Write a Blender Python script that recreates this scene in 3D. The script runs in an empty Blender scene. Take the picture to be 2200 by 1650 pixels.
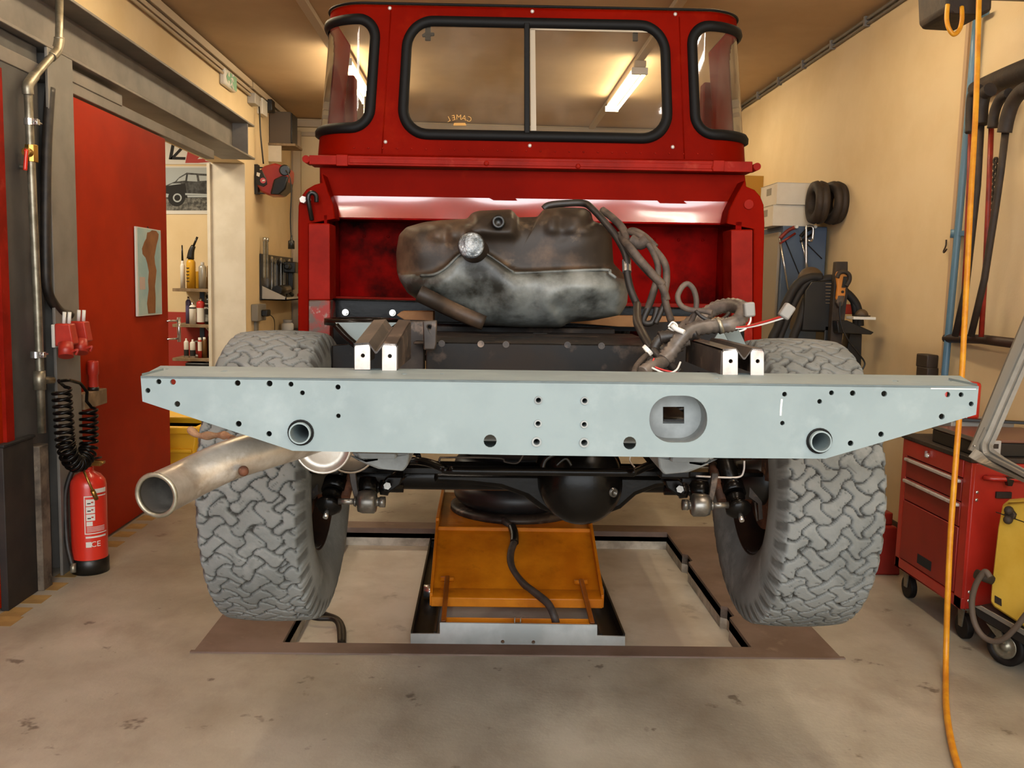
import bpy, bmesh, math, random
import numpy as np
from mathutils import Vector, Matrix, Euler
from mathutils.geometry import tessellate_polygon
random.seed(7); PI = math.pi
C = bpy.context.scene.collection
# ------------------------------------------------------------------ camera
F = 1960.0; PITCH, YAW, ROLL = 0.1083, 0.0346, 0.0240; EYE = Vector((0, 0, 1.35))
cy, sy, cp, sp, cr, sr = math.cos(YAW), math.sin(YAW), math.cos(PITCH), math.sin(PITCH), math.cos(ROLL), math.sin(ROLL)
FWD = Vector((sy*cp, cy*cp, -sp)); R0 = Vector((cy, -sy, 0)); D0 = FWD.cross(R0)
RIGHT = R0*cr - D0*sr; DOWN = R0*sr + D0*cr
cd = bpy.data.cameras.new('camera'); cam = bpy.data.objects.new('camera', cd); C.objects.link(cam)
cam.matrix_world = Matrix(((RIGHT.x, -DOWN.x, -FWD.x, EYE.x), (RIGHT.y, -DOWN.y, -FWD.y, EYE.y), (RIGHT.z, -DOWN.z, -FWD.z, EYE.z), (0, 0, 0, 1)))
cd.sensor_width = 36; cd.sensor_fit = 'HORIZONTAL'; cd.lens = F/2200*36; cd.clip_start = 0.05
bpy.context.scene.camera = cam

class Frame:
    """a coordinate frame; hit() meets the sight line of a photo pixel with a plane of the frame"""
    def __init__(s, m): s.m = m; s.i = m.inverted()
    def hit(s, px, py, **k):
        a, v = list(k.items())[0]; i = 'xyz'.index(a)
        d = RIGHT*((px-1100)/F) + DOWN*((py-825)/F) + FWD
        o = s.i @ EYE; d = s.i.to_3x3() @ d
        return o + d*((v - o[i])/d[i])
    def path(s, pts, ax='y'): return [s.hit(p[0], p[1], **{ax: p[2]}) for p in pts]
W = Frame(Matrix.Identity(4))
TO = Vector((0.16, 1.6, 0))
TM = Matrix.Translation(TO) @ Euler((0, -0.008, -0.018)).to_matrix().to_4x4() @ Matrix.Translation(-TO)
T = Frame(TM)

# ------------------------------------------------------------------ materials
def lin(h):
    if isinstance(h, str):
        h = h.lstrip('#'); c = [int(h[i:i+2], 16)/255 for i in (0, 2, 4)]
    else: c = h
    return tuple(x/12.92 if x <= .04045 else ((x+.055)/1.055)**2.4 for x in c) + (1,)
def mat(name, c1, rough=.5, metal=0., c2=None, scale=6., mix=(.4, .6), bump=0., bscale=None, coat=0., spec=.5, c3=None, s3=30., m3=(.55, .7), attr=None, alpha=1., detail=6., rvar=0.):
    m = bpy.data.materials.new(name); m.use_nodes = True; nt = m.node_tree; N = nt.nodes; L = nt.links
    b = N['Principled BSDF']; b.inputs['Base Color'].default_value = lin(c1)
    b.inputs['Roughness'].default_value = rough; b.inputs['Metallic'].default_value = metal
    b.inputs['Specular IOR Level'].default_value = spec
    b.inputs['Coat Weight'].default_value = coat; b.inputs['Coat Roughness'].default_value = .08
    if alpha < 1: b.inputs['Alpha'].default_value = alpha
    tc = None; col = None
    def noise(sc, det=detail):
        nonlocal tc
        if tc is None: tc = N.new('ShaderNodeTexCoord')
        n = N.new('ShaderNodeTexNoise'); n.inputs['Scale'].default_value = sc; n.inputs['Detail'].default_value = det; n.inputs['Roughness'].default_value = .6
        L.new(tc.outputs['Object'], n.inputs['Vector']); return n.outputs['Fac']
    def ramp(fac, lo, hi):
        r = N.new('ShaderNodeMapRange'); r.inputs['From Min'].default_value = lo; r.inputs['From Max'].default_value = hi
        L.new(fac, r.inputs['Value']); return r.outputs['Result']
    def mixc(fac, a, bb):
        x = N.new('ShaderNodeMix'); x.data_type = 'RGBA'
        L.new(fac, x.inputs[0])
        if isinstance(a, tuple): x.inputs[6].default_value = a
        else: L.new(a, x.inputs[6])
        if isinstance(bb, tuple): x.inputs[7].default_value = bb
        else: L.new(bb, x.inputs[7])
        return x.outputs[2]
    if c2:
        f = ramp(noise(scale), *mix); col = mixc(f, lin(c1), lin(c2))
        if rvar: 
            r = N.new('ShaderNodeMath'); r.operation = 'MULTIPLY_ADD'; L.new(f, r.inputs[0]); r.inputs[1].default_value = rvar; r.inputs[2].default_value = rough; L.new(r.outputs[0], b.inputs['Roughness'])
    if c3:
        col = mixc(ramp(noise(s3), *m3), col if col is not None else lin(c1), lin(c3))
    if attr:
        a = N.new('ShaderNodeAttribute'); a.attribute_name = attr[0]
        col = mixc(a.outputs['Fac'], lin(attr[1]), col if col is not None else lin(c1))
    if col is not None: L.new(col, b.inputs['Base Color'])
    if bump:
        bp = N.new('ShaderNodeBump'); bp.inputs['Strength'].default_value = bump; bp.inputs['Distance'].default_value = .01
        L.new(noise(bscale or scale*6), bp.inputs['Height']); L.new(bp.outputs['Normal'], b.inputs['Normal'])
    return m
def emit(name, c, s):
    m = bpy.data.materials.new(name); m.use_nodes = True; b = m.node_tree.nodes['Principled BSDF']
    b.inputs['Base Color'].default_value = lin(c); b.inputs['Emission Color'].default_value = lin(c); b.inputs['Emission Strength'].default_value = s; return m
def glass(name, tint='#f4f4ee', refl=.22, dirt=.10):
    m = bpy.data.materials.new(name); m.use_nodes = True; nt = m.node_tree; N = nt.nodes; L = nt.links; out = N['Material Output']; N.remove(N['Principled BSDF'])
    tr = N.new('ShaderNodeBsdfTransparent'); tr.inputs[0].default_value = lin(tint)
    gl = N.new('ShaderNodeBsdfGlossy'); gl.inputs['Roughness'].default_value = .03
    df = N.new('ShaderNodeBsdfDiffuse'); df.inputs[0].default_value = lin('#b9aa95')
    fr = N.new('ShaderNodeFresnel'); fr.inputs[0].default_value = 1.5
    m1 = N.new('ShaderNodeMixShader'); m2 = N.new('ShaderNodeMixShader')
    L.new(fr.outputs[0], m1.inputs[0]); L.new(tr.outputs[0], m1.inputs[1]); L.new(gl.outputs[0], m1.inputs[2])
    tc = N.new('ShaderNodeTexCoord'); no = N.new('ShaderNodeTexNoise'); no.inputs['Scale'].default_value = 5; no.inputs['Detail'].default_value = 5
    L.new(tc.outputs['Object'], no.inputs['Vector'])
    mr = N.new('ShaderNodeMapRange'); mr.inputs['From Min'].default_value = .35; mr.inputs['From Max'].default_value = .8; mr.inputs['To Max'].default_value = dirt*2
    L.new(no.outputs['Fac'], mr.inputs['Value'])
    L.new(mr.outputs[0], m2.inputs[0]); L.new(m1.outputs[0], m2.inputs[1]); L.new(df.outputs[0], m2.inputs[2]); L.new(m2.outputs[0], out.inputs[0])
    return m
M = dict(
    wall=mat('wall_plaster', '#dcc59c', .8, c2='#d3ba8e', scale=1.2, bump=.08, bscale=90),
    jamb=mat('jamb_paint', '#d6ccba', .75, c2='#cabfab', scale=3),
    ceil=mat('ceiling_paint', '#b89c78', .85, c2='#ae926e', scale=1.0),
    trunk=mat('trunking', '#b3a188', .6),
    steel=mat('grey_steel_paint', '#79726a', .55, c2='#6a645d', scale=4),
    colsteel=mat('column_paint', '#77736c', .5, c2='#6a6660', scale=4),
    dsteel=mat('dark_steel_paint', '#4e4c4a', .55, c2='#403e3d', scale=4),
    reddoor=mat('red_door_paint', '#9e2605', .55, spec=.1, c2='#8e1f04', scale=2),
    redwall=mat('red_wall_paint', '#9a2a1c', .6),
    red=mat('red_body_paint', '#7a0e02', .5, spec=.02, c2='#6b0a01', scale=2.5, c3='#861a06', s3=7, m3=(.6, .8), ),
    redgloss=mat('glossy_red_paint', '#95140a', .2, spec=.9, c2='#841106', scale=2.5, coat=.6),
    redworn=mat('worn_red_paint', '#8d190c', .5, spec=.08, c2='#761206', scale=5, c3='#963325', s3=14, m3=(.6, .75)),
    redrust=mat('worn_red_primer', '#8f2114', .55, c2='#5b4a40', scale=9, mix=(.45, .55), c3='#8d7b70', s3=40, m3=(.6, .7)),
    reddark=mat('red_recess_shade', '#7e0704', .6, spec=.02, c2='#170403', scale=3.0, mix=(.44, .62)),  # near-black noise paints the recess shadow into the red
    seal=mat('black_rubber', '#0b0a09', .6, spec=.2),
    black=mat('satin_black', '#0d0c0b', .38, c2='#17140f', scale=9),
    gblack=mat('gloss_black_paint', '#0a0807', .24, spec=.18, c2='#120f0c', scale=12, bump=.05, bscale=60),
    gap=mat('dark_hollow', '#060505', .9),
    primer=mat('grey_primer', '#808c8c', .55, spec=.3, c2='#768283', scale=3.5, c3='#8c9797', s3=9, m3=(.55, .75)),
    primer2=mat('grey_primer_inside', '#8e9290', .6, c2='#6e7170', scale=8),
    bare=mat('bare_steel', '#c9bfb6', .45, .35, c2='#8a6d5c', scale=14, mix=(.5, .75), c3='#b9b4b0', s3=50),
    rail=mat('dirty_rail', '#4c423a', .5, .3, c2='#2c2622', scale=7, c3='#8a7564', s3=16, m3=(.56, .75)),
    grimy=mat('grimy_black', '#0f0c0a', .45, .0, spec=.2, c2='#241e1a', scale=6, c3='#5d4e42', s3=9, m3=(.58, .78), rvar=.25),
    tank=mat('dusty_plastic', '#2a2119', .5, spec=.3, c2='#604a37', scale=5.0, mix=(.44, .66), c3='#7d664d', s3=11, m3=(.6, .85), bump=.06, bscale=40),
    tank2=mat('dusty_plastic_low', '#292822', .42, spec=.4, c2='#7f827d', scale=4.6, mix=(.44, .64), c3='#14110d', s3=6, m3=(.6, .75), bump=.08, bscale=30),
    foil=mat('silver_tape', '#5f6567', .35, .8, bump=1.0, bscale=45, c2='#a4a9ab', scale=40),
    hose=mat('dusty_hose', '#5a4c40', .7, c2='#3a3029', scale=20),
    bhose=mat('black_hose', '#16120f', .5, c2='#2a231d', scale=20),
    conduit=mat('corrugated_loom', '#4a423b', .4, c2='#6d6157', scale=18),
    wood=mat('fresh_wood', '#a5784b', .7, c2='#8d6139', scale=8),
    oldwood=mat('old_wood', '#8a7357', .75, c2='#6e593f', scale=12),
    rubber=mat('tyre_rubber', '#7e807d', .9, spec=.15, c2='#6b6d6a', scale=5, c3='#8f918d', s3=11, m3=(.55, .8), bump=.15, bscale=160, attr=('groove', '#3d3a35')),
    rim=mat('wheel_steel', '#2a2320', .5, .5, c2='#3d2a20', scale=9),
    rust=mat('rusty_steel', '#6a3f28', .75, .3, c2='#3a2418', scale=14, c3='#8f6242', s3=30),
    pipe=mat('exhaust_steel', '#cfc7ba', .34, .6, c2='#a19280', scale=7, c3='#e2ddd5', s3=12, m3=(.58, .75), bump=.05, bscale=60),
    pipein=mat('sooty_pipe', '#5a544d', .6, .4, c2='#7c766d', scale=10),
    galv=mat('galvanised_steel', '#98917f', .4, .7, c2='#77705f', scale=16),
    dmetal=mat('dull_metal', '#85817a', .32, .8, c2='#5f5b55', scale=20), chrome=mat('bright_metal', '#c9c6c0', .25, .9),
    brass=mat('brass', '#a5803f', .35, .9),
    orange=mat('orange_lift_paint', '#d98518', .38, c2='#bb6a0f', scale=3.5, c3='#8f4c0a', s3=10, m3=(.6, .85), coat=.1, spec=.3),
    orange2=mat('orange_lift_bar', '#8a4a12', .4, c2='#6e3a0d', scale=9),
    liftgrey=mat('grey_lift_base', '#c2c8c8', .5, c2='#adb4b4', scale=6, c3='#4d4f4e', s3=22, m3=(.68, .74)),
    pitfloor=mat('pit_concrete', '#dad3c6', .75, c2='#c6bdae', scale=2.6, c3='#93887a', s3=7, m3=(.62, .8), bump=.1, bscale=60),
    pitwall=mat('pit_wall', '#cfc8ba', .8, c2='#a39b8d', scale=9),
    pitsteel=mat('brown_pit_frame', '#76645a', .6, c2='#614e42', scale=2.2, c3='#897869', s3=9, m3=(.6, .8)),
    ylw=mat('yellow_hose', '#d9981e', .45, c2='#c67d16', scale=14),
    ylwbox=mat('yellow_plastic', '#d9b044', .5, c2='#cfa437', scale=5),
    ylwbin=mat('yellow_bin', '#d9a514', .5),
    toolred=mat('toolbox_red', '#b0281c', .4, c2='#a02216', scale=3, coat=.2),
    toolred2=mat('toolbox_drawer_red', '#8e2116', .45, c2='#7c1b11', scale=3),
    bluecab=mat('blue_cabinet', '#4a5a6e', .6, c2='#435267', scale=4),
    greycab=mat('grey_cabinet_door', '#8b8070', .6),
    bluepipe=mat('blue_pipe', '#55788e', .35),
    whitebox=mat('white_carton', '#d8cfbe', .8, c2='#cfc5b2', scale=4),
    tag=mat('grey_tag', '#8d8475', .8),
    white=mat('white_plastic', '#d9d5cb', .5),
    grey=mat('grey_plastic', '#817d76', .55),
    lgrey=mat('light_grey_plastic', '#a7a29a', .5),
    extred=mat('extinguisher_red', '#d0301f', .3, coat=.3),
    ceered=mat('red_plug_plastic', '#b53222', .4, c2='#a02a1c', scale=9),
    gold=mat('gold_print', '#b98320', .5),
    paper=mat('paper_white', '#cfccc4', .8),
    ink=mat('black_ink', '#191817', .8),
    greyink=mat('grey_ink', '#77766f', .8, c2='#3b3a37', scale=26),
    skyink=mat('pale_sky_ink', '#a4abac', .8),
    calblue=mat('calendar_blue', '#8db2b8', .6), skin=mat('calendar_brown', '#8c5a34', .6, c2='#70421f', scale=6),
    green=mat('exit_green', '#7fae8f', .5),
    purple=mat('purple_can', '#5b5478', .4), silver=mat('silver_can', '#b4b1a8', .35, .6), ylwcan=mat('yellow_can', '#cf9a22', .4), goldtin=mat('gold_tin', '#9a6f22', .4, .3), redcan=mat('red_can', '#b02a24', .4), brownb=mat('brown_bottle', '#6b4a24', .35),
    alu=mat('aluminium_frame', '#aeb0ae', .4, .7, c2='#9a9b98', scale=7), alud=mat('dull_aluminium', '#837c70', .5, .5),
    organ=mat('clear_brown_lid', '#6e4b3c', .3, alpha=1.),
    tape=mat('yellow_floor_tape', '#a08049', .8, c2='#8a6c3c', scale=10),
    brownwrap=mat('dark_brown_rubber', '#241b14', .7, c2='#332619', scale=12, bump=.3, bscale=30),
    redrod=mat('dark_red_rod', '#8e2415', .45, c2='#6b1a0e', scale=9),
    darkbar=mat('dark_brown_bar', '#2e1c12', .5), tanbrown=mat('brown_dome', '#4c3a26', .6),
    clear=glass('window_glass'),
    tube=emit('fluorescent_tube', '#ffebc6', 58.0), tube2=emit('fill_tube', '#fff6ea', 62.0),
    boxbrown=mat('yellow_crate', '#b08020', .6),
)
def floor_mat():
    m = bpy.data.materials.new('sealed_concrete'); m.use_nodes = True; nt = m.node_tree; N = nt.nodes; L = nt.links; b = N['Principled BSDF']
    tc = N.new('ShaderNodeTexCoord')
    def noise(s, d, st=None):
        n = N.new('ShaderNodeTexNoise'); n.inputs['Scale'].default_value = s; n.inputs['Detail'].default_value = d; n.inputs['Roughness'].default_value = .62
        if st:
            mp = N.new('ShaderNodeMapping'); mp.inputs['Scale'].default_value = st; L.new(tc.outputs['Object'], mp.inputs[0]); L.new(mp.outputs[0], n.inputs['Vector'])
        else: L.new(tc.outputs['Object'], n.inputs['Vector'])
        return n.outputs['Fac']
    def mr(v, a, c, t0=0, t1=1):
        r = N.new('ShaderNodeMapRange'); r.inputs[1].default_value = a; r.inputs[2].default_value = c; r.inputs[3].default_value = t0; r.inputs[4].default_value = t1; L.new(v, r.inputs[0]); return r.outputs[0]
    def mx(f, a, c):
        x = N.new('ShaderNodeMix'); x.data_type = 'RGBA'; L.new(f, x.inputs[0])
        for v, s in ((a, 6), (c, 7)):
            if isinstance(v, tuple): x.inputs[s].default_value = v
            else: L.new(v, x.inputs[s])
        return x.outputs[2]
    c = mx(mr(noise(1.1, 6), .35, .68), lin('#877f70'), lin('#b1aa9b'))
    c = mx(mr(noise(3.2, 8, (1, .6, 1)), .5, .85), c, lin('#786b5d'))
    c = mx(mr(noise(6.5, 4), .64, .69, 0, .7), c, lin('#4a3e34'))
    c = mx(mr(noise(34, 3), .70, .74, 0, .6), c, lin('#b9ab9a'))
    c = mx(mr(noise(.9, 2), .70, .78, 0, .35), c, lin('#a8793f'))
    L.new(c, b.inputs['Base Color'])
    L.new(mr(noise(2.0, 5), .3, .7, .34, .6), b.inputs['Roughness'])
    bp = N.new('ShaderNodeBump'); bp.inputs['Strength'].default_value = .12; bp.inputs['Distance'].default_value = .01; L.new(noise(60, 4), bp.inputs['Height']); L.new(bp.outputs[0], b.inputs['Normal'])
    return m
M['floor'] = floor_mat()

# ------------------------------------------------------------------ mesh builder
class MB:
    def __init__(s): s.v = []; s.f = []; s.mi = []; s.cur = 0; s.sm = []
    def add(s, vs, fs, smooth=False):
        b = len(s.v); s.v += [tuple(v) for v in vs]
        for f in fs: s.f.append(tuple(b+i for i in f)); s.mi.append(s.cur); s.sm.append(smooth)
        return s
    def use(s, i): s.cur = i; return s
    def box(s, lo, hi, rot=None, piv=None):
        x0, y0, z0 = lo; x1, y1, z1 = hi
        vs = [Vector(p) for p in ((x0,y0,z0),(x1,y0,z0),(x1,y1,z0),(x0,y1,z0),(x0,y0,z1),(x1,y0,z1),(x1,y1,z1),(x0,y1,z1))]
        if rot is not None:
            c = Vector(piv) if piv is not None else sum(vs, Vector())/8
            R = Euler(rot).to_matrix(); vs = [c + R @ (v-c) for v in vs]
        return s.add(vs, [(0,3,2,1),(4,5,6,7),(0,1,5,4),(1,2,6,5),(2,3,7,6),(3,0,4,7)])
    def prism(s, pts, off, holes=()):
        """a flat polygon (3-D points) with holes, pushed along the vector off"""
        off = Vector(off); loops = [[Vector(p) for p in pts]] + [[Vector(p) for p in h] for h in holes]
        tris = tessellate_polygon(loops); flat = [p for l in loops for p in l]; n = len(flat)
        # tessellate ignores winding: orient triangles against off
        out = []
        for a, b, c in tris:
            nn = (flat[b]-flat[a]).cross(flat[c]-flat[a])
            if nn.length < 1e-14: continue
            out.append((a, b, c) if nn.dot(off) < 0 else (a, c, b))
        fs = out + [(c+n, b+n, a+n) for a, b, c in out]
        i = 0
        for l in loops:
            k = len(l)
            for j in range(k): fs.append((i+j, i+(j+1) % k, i+(j+1) % k+n, i+j+n))
            i += k
        return s.add(flat + [p+off for p in flat], fs)
    def cyl(s, a, b, r, n=20, r2=None, caps=True, smooth=True):
        a, b = Vector(a), Vector(b); r2 = r if r2 is None else r2
        z = (b-a).normalized(); x = z.orthogonal().normalized(); y = z.cross(x)
        vs = []
        for p, q in ((a, r), (b, r2)):
            for i in range(n):
                t = 2*PI*i/n; vs.append(p + (x*math.cos(t) + y*math.sin(t))*q)
        s.add(vs, [(i, (i+1) % n, n+(i+1) % n, n+i) for i in range(n)], smooth)
        if caps:
            s.add(vs[:n], [tuple(range(n))[::-1]]); s.add(vs[n:], [tuple(range(n))])
        return s
    def ring(s, a, b, r, ri, n=32):
        """a short open pipe with wall thickness"""
        return s.lathe([(ri, 0), (r, 0), (r, 1), (ri, 1), (ri, 0)], a, b, n, unit=True, smooth=False)
    def lathe(s, prof, a, b, n=32, unit=False, smooth=True):
        """profile (radius, height) turned about the line a-b; heights in metres along it (fractions if unit)"""
        a, b = Vector(a), Vector(b); d = b-a; z = d.normalized(); x = z.orthogonal().normalized(); y = z.cross(x); L = d.length if unit else 1.
        vs = []
        for r, h in prof:
            for i in range(n):
                t = 2*PI*i/n; vs.append(a + z*(h*L) + (x*math.cos(t) + y*math.sin(t))*r)
        fs = [(k*n+i, k*n+(i+1) % n, (k+1)*n+(i+1) % n, (k+1)*n+i) for k in range(len(prof)-1) for i in range(n)]
        return s.add(vs, fs, smooth)
    def tube(s, pts, r, n=10, steps=6, caps=True, rib=0, closed=False):
        """a round hose through the points (Catmull-Rom); rib>0 makes it corrugated"""
        P = [Vector(p) for p in pts]
        if len(P) > 2 and steps > 1:
            Q = []
            m = len(P)
            for i in range(m if closed else m-1):
                p0, p1, p2, p3 = (P[(i-1) % m], P[i], P[(i+1) % m], P[(i+2) % m]) if closed else (P[max(i-1, 0)], P[i], P[i+1], P[min(i+2, m-1)])
                for k in range(steps):
                    t = k/steps; Q.append(.5*((2*p1) + (p2-p0)*t + (2*p0-5*p1+4*p2-p3)*t*t + (3*p1-p0-3*p2+p3)*t**3))
            if not closed: Q.append(P[-1])
            P = Q
        if rib:
            Q = []; 
            for i in range(len(P)-1):
                d = (P[i+1]-P[i]).length; k = max(1, int(round(d/rib)))
                for j in range(k): Q.append(P[i].lerp(P[i+1], j/k))
            Q.append(P[-1]); P = Q
        vs = []; m = len(P); ref = None
        for i, p in enumerate(P):
            t = (P[(i+1) % m]-P[i-1]) if closed else (P[min(i+1, m-1)]-P[max(i-1, 0)])
            if t.length < 1e-9: t = Vector((0, 0, 1))
            t.normalize()
            x = t.orthogonal().normalized() if ref is None else (ref - t*ref.dot(t))
            if x.length < 1e-6: x = t.orthogonal()
            x.normalize(); ref = x; y = t.cross(x)
            rr = r(i/(m-1)) if callable(r) else r
            if rib: rr = rr*(1.0 if i % 2 else .84)
            for k in range(n):
                a = 2*PI*k/n; vs.append(p + (x*math.cos(a)+y*math.sin(a))*rr)
        fs = [(i*n+k, i*n+(k+1) % n, ((i+1) % m)*n+(k+1) % n, ((i+1) % m)*n+k) for i in range(m if closed else m-1) for k in range(n)]
        s.add(vs, fs, True)
        if caps and not closed: s.add(vs[:n], [tuple(range(n))[::-1]]); s.add(vs[-n:], [tuple(range(n))])
        return s
    def sphere(s, c, r, n=20, m=12, sc=(1, 1, 1), half=0):
        c = Vector(c); vs = []; t0 = 0; t1 = PI if not half else PI/2
        for j in range(m+1):
            a = t0 + (t1-t0)*j/m
            for i in range(n):
                b = 2*PI*i/n; vs.append(c + Vector((r*sc[0]*math.sin(a)*math.cos(b), r*sc[1]*math.sin(a)*math.sin(b), r*sc[2]*math.cos(a))))
        s.add(vs, [(j*n+i, (j+1)*n+i, (j+1)*n+(i+1) % n, j*n+(i+1) % n) for j in range(m) for i in range(n)], True)
        if half: s.add(vs[-n:], [tuple(range(n))])
        return s
    def text(s, body, origin, xdir, updir, size, depth=.001, mirror=False, bold=0.):
        cu = bpy.data.curves.new('writing', 'FONT'); cu.body = body; cu.size = size; cu.extrude = depth; cu.align_x = 'CENTER'; cu.align_y = 'CENTER'; cu.resolution_u = 3; cu.offset = bold
        ob = bpy.data.objects.new('writing', cu); C.objects.link(ob); bpy.context.view_layer.update()
        me = bpy.data.meshes.new_from_object(ob); o = Vector(origin); x = Vector(xdir).normalized(); u = Vector(updir).normalized(); nn = x.cross(u)
        k = -1 if mirror else 1
        s.add([o + x*(k*v.co.x) + u*v.co.y + nn*v.co.z for v in me.vertices], [tuple(p.vertices) for p in me.polygons])
        bpy.data.objects.remove(ob); bpy.data.curves.remove(cu); bpy.data.meshes.remove(me); return s

ORIGIN = {}
def thing(name, label, cat, loc=(0, 0, 0), group=None):
    o = bpy.data.objects.new(name, None); C.objects.link(o); o.location = loc; o['label'] = label; o['category'] = cat
    o.empty_display_size = .1
    if group: o['group'] = group
    ORIGIN[o.name] = Vector(loc); return o
def obj(name, mb, m, parent=None, bevel=0., label=None, seg=2, smooth_angle=None, normals=True):
    me = bpy.data.meshes.new(name); off = ORIGIN.get(parent.name, Vector()) if parent else Vector()
    me.from_pydata([(v[0]-off.x, v[1]-off.y, v[2]-off.z) for v in mb.v], [], mb.f)
    for mm in (m if isinstance(m, (list, tuple)) else [m]): me.materials.append(M[mm] if isinstance(mm, str) else mm)
    me.polygons.foreach_set('material_index', mb.mi); me.polygons.foreach_set('use_smooth', mb.sm)
    bm = bmesh.new(); bm.from_mesh(me)
    bmesh.ops.remove_doubles(bm, verts=bm.verts, dist=1e-5)
    if normals: bmesh.ops.recalc_face_normals(bm, faces=bm.faces)
    bm.to_mesh(me); bm.free(); me.update()
    o = bpy.data.objects.new(name, me); C.objects.link(o)
    if parent: o.parent = parent; ORIGIN[o.name] = off
    if bevel:
        bv = o.modifiers.new('bevel', 'BEVEL'); bv.width = bevel; bv.segments = seg; bv.limit_method = 'ANGLE'; bv.angle_limit = .6
        bv.harden_normals = False
        me.polygons.foreach_set('use_smooth', [True]*len(me.polygons)); me.set_sharp_from_angle(angle=.6) if hasattr(me, 'set_sharp_from_angle') else None
    if label: o['label'] = label
    return o
def tag(o, label, cat, group=None):
    o['label'] = label; o['category'] = cat
    if group: o['group'] = group
    return o
def single(name, mb, m, label, cat, group=None, bevel=0.):
    """a thing that is one mesh, its origin at its base"""
    xs = [v[0] for v in mb.v]; ys = [v[1] for v in mb.v]; zs = [v[2] for v in mb.v]
    o0 = Vector(((min(xs)+max(xs))/2, (min(ys)+max(ys))/2, min(zs)))
    mb.v = [(v[0]-o0.x, v[1]-o0.y, v[2]-o0.z) for v in mb.v]
    o = obj(name, mb, m, bevel=bevel); o.location = o0; ORIGIN[o.name] = o0
    return tag(o, label, cat, group)
def struct(name, mb, m, bevel=0.):
    o = obj(name, mb, m, bevel=bevel); o['kind'] = 'structure'; ORIGIN[o.name] = Vector(); return o
def plate(fr, px, y, d, holes=(), ax='y'):
    """prism from photo outline points on the plane (ax = y) of a frame, pushed d along that axis"""
    off = Vector([d if a == ax else 0 for a in 'xyz'])
    return MB().prism([fr.hit(p[0], p[1], **{ax: y}) for p in px], off, [[fr.hit(q[0], q[1], **{ax: y}) for q in h] for h in holes])
def circ(cx, cy_, r, n=18, ry=None): return [(cx+r*math.cos(2*PI*i/n), cy_+(ry or r)*math.sin(2*PI*i/n)) for i in range(n)]
def rrect(x0, y0, x1, y1, r, n=6):
    out = []
    for cx, cyy, a in ((x1-r, y1-r, 0), (x0+r, y1-r, 90), (x0+r, y0+r, 180), (x1-r, y0+r, 270)):
        for i in range(n+1): t = math.radians(a+90*i/n); out.append((cx+r*math.cos(t), cyy+r*math.sin(t)))
    return out
def rect(x0, y0, x1, y1): return [(x0, y0), (x1, y0), (x1, y1), (x0, y1)]
def boxpx(fr, x0, y0, x1, y1, y, d):
    """a box whose front face (toward the camera) spans the photo rectangle on the plane y"""
    a = fr.hit(x0, y1, y=y); b = fr.hit(x1, y0, y=y)
    return (a.x, y, min(a.z, b.z)), (b.x, y+d, max(a.z, b.z))
# ================================================================== ROOM SHELL
XL, XR, YB, ZC, Y0 = -2.04, 2.33, 9.95, 3.04, -2.6
pit = [(-0.72, 3.31), (1.05, 3.31), (1.05, 3.62), (1.075, 3.64), (1.075, 3.74), (1.05, 3.76), (1.05, 4.38), (1.075, 4.40), (1.075, 4.50), (1.05, 4.52), (1.05, 4.92), (-0.72, 4.92), (-0.72, 4.2), (-0.745, 4.18), (-0.745, 4.08), (-0.72, 4.06)]
fr_o = [(-1.02, 3.22), (1.36, 3.22), (1.36, 5.06), (-1.02, 5.06)]
Z3 = lambda pts, z: [(x, y, z) for x, y in pts]
struct('floor', MB().prism(Z3([(-6, Y0), (XR+.3, Y0), (XR+.3, YB+.3), (-6, YB+.3)], -.05), (0, 0, .05), [Z3(fr_o, -.05)]), 'floor')
struct('trim_1', MB().prism(Z3(fr_o, -.05), (0, 0, .052), [Z3(pit, -.05)]), 'pitsteel')
struct('trim_2', MB().box((-1.03, 3.205, -.02), (1.37, 3.222, .006)).box((-.72, 4.905, -.02), (1.05, 4.92, .008)), 'pitsteel')
struct('floor_2', MB().box((-.80, 3.25, -.12), (1.13, 5.0, -.095)), 'pitfloor')
pw = MB()
for (ax, ay), (bx, by) in zip(pit, pit[1:]+pit[:1]): pw.add([(ax, ay, -.1), (bx, by, -.1), (bx, by, -.012), (ax, ay, -.012)], [(0, 1, 2, 3)])
struct('trim_3', pw, 'pitwall')
struct('ceiling', MB().box((-6, Y0, ZC), (XR+.3, YB+.3, ZC+.1)), 'ceil')
struct('wall_right', MB().box((XR, Y0, -.1), (XR+.25, YB+.3, ZC)), 'wall')
struct('wall_back', MB().box((XL-.02, YB, -.1), (XR, YB+.25, ZC)), 'wall')
YJ = 7.97
struct('wall_left', MB().box((XL-.28, Y0, 2.32), (XL, YJ, ZC)).box((XL-.28, YJ, -.1), (XL, YB+.2, ZC)), 'wall')
struct('trim_4', MB().box((XL-.285, YJ-.012, -.05), (XL+.004, YJ, 2.31)).box((XL-.31, YJ-.03, -.05), (XL-.285, YJ+.01, 2.31)), 'jamb')
struct('baseboard_right', MB().box((XR-.02, Y0, 0), (XR, YB, .09)), 'darkbar')
# side room behind the left opening
YS = 8.72
struct('wall_side_room', MB().box((-6, YS, 1.02), (XL-.28, YS+.2, ZC)), 'wall')
struct('wall_side_room_lower', MB().box((-6, YS-.012, -.1), (XL-.28, YS+.2, 1.02)), 'redwall')
struct('wall_side_room_far', MB().box((-6, Y0, -.1), (-5.8, YS, ZC)), 'wall')
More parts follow.
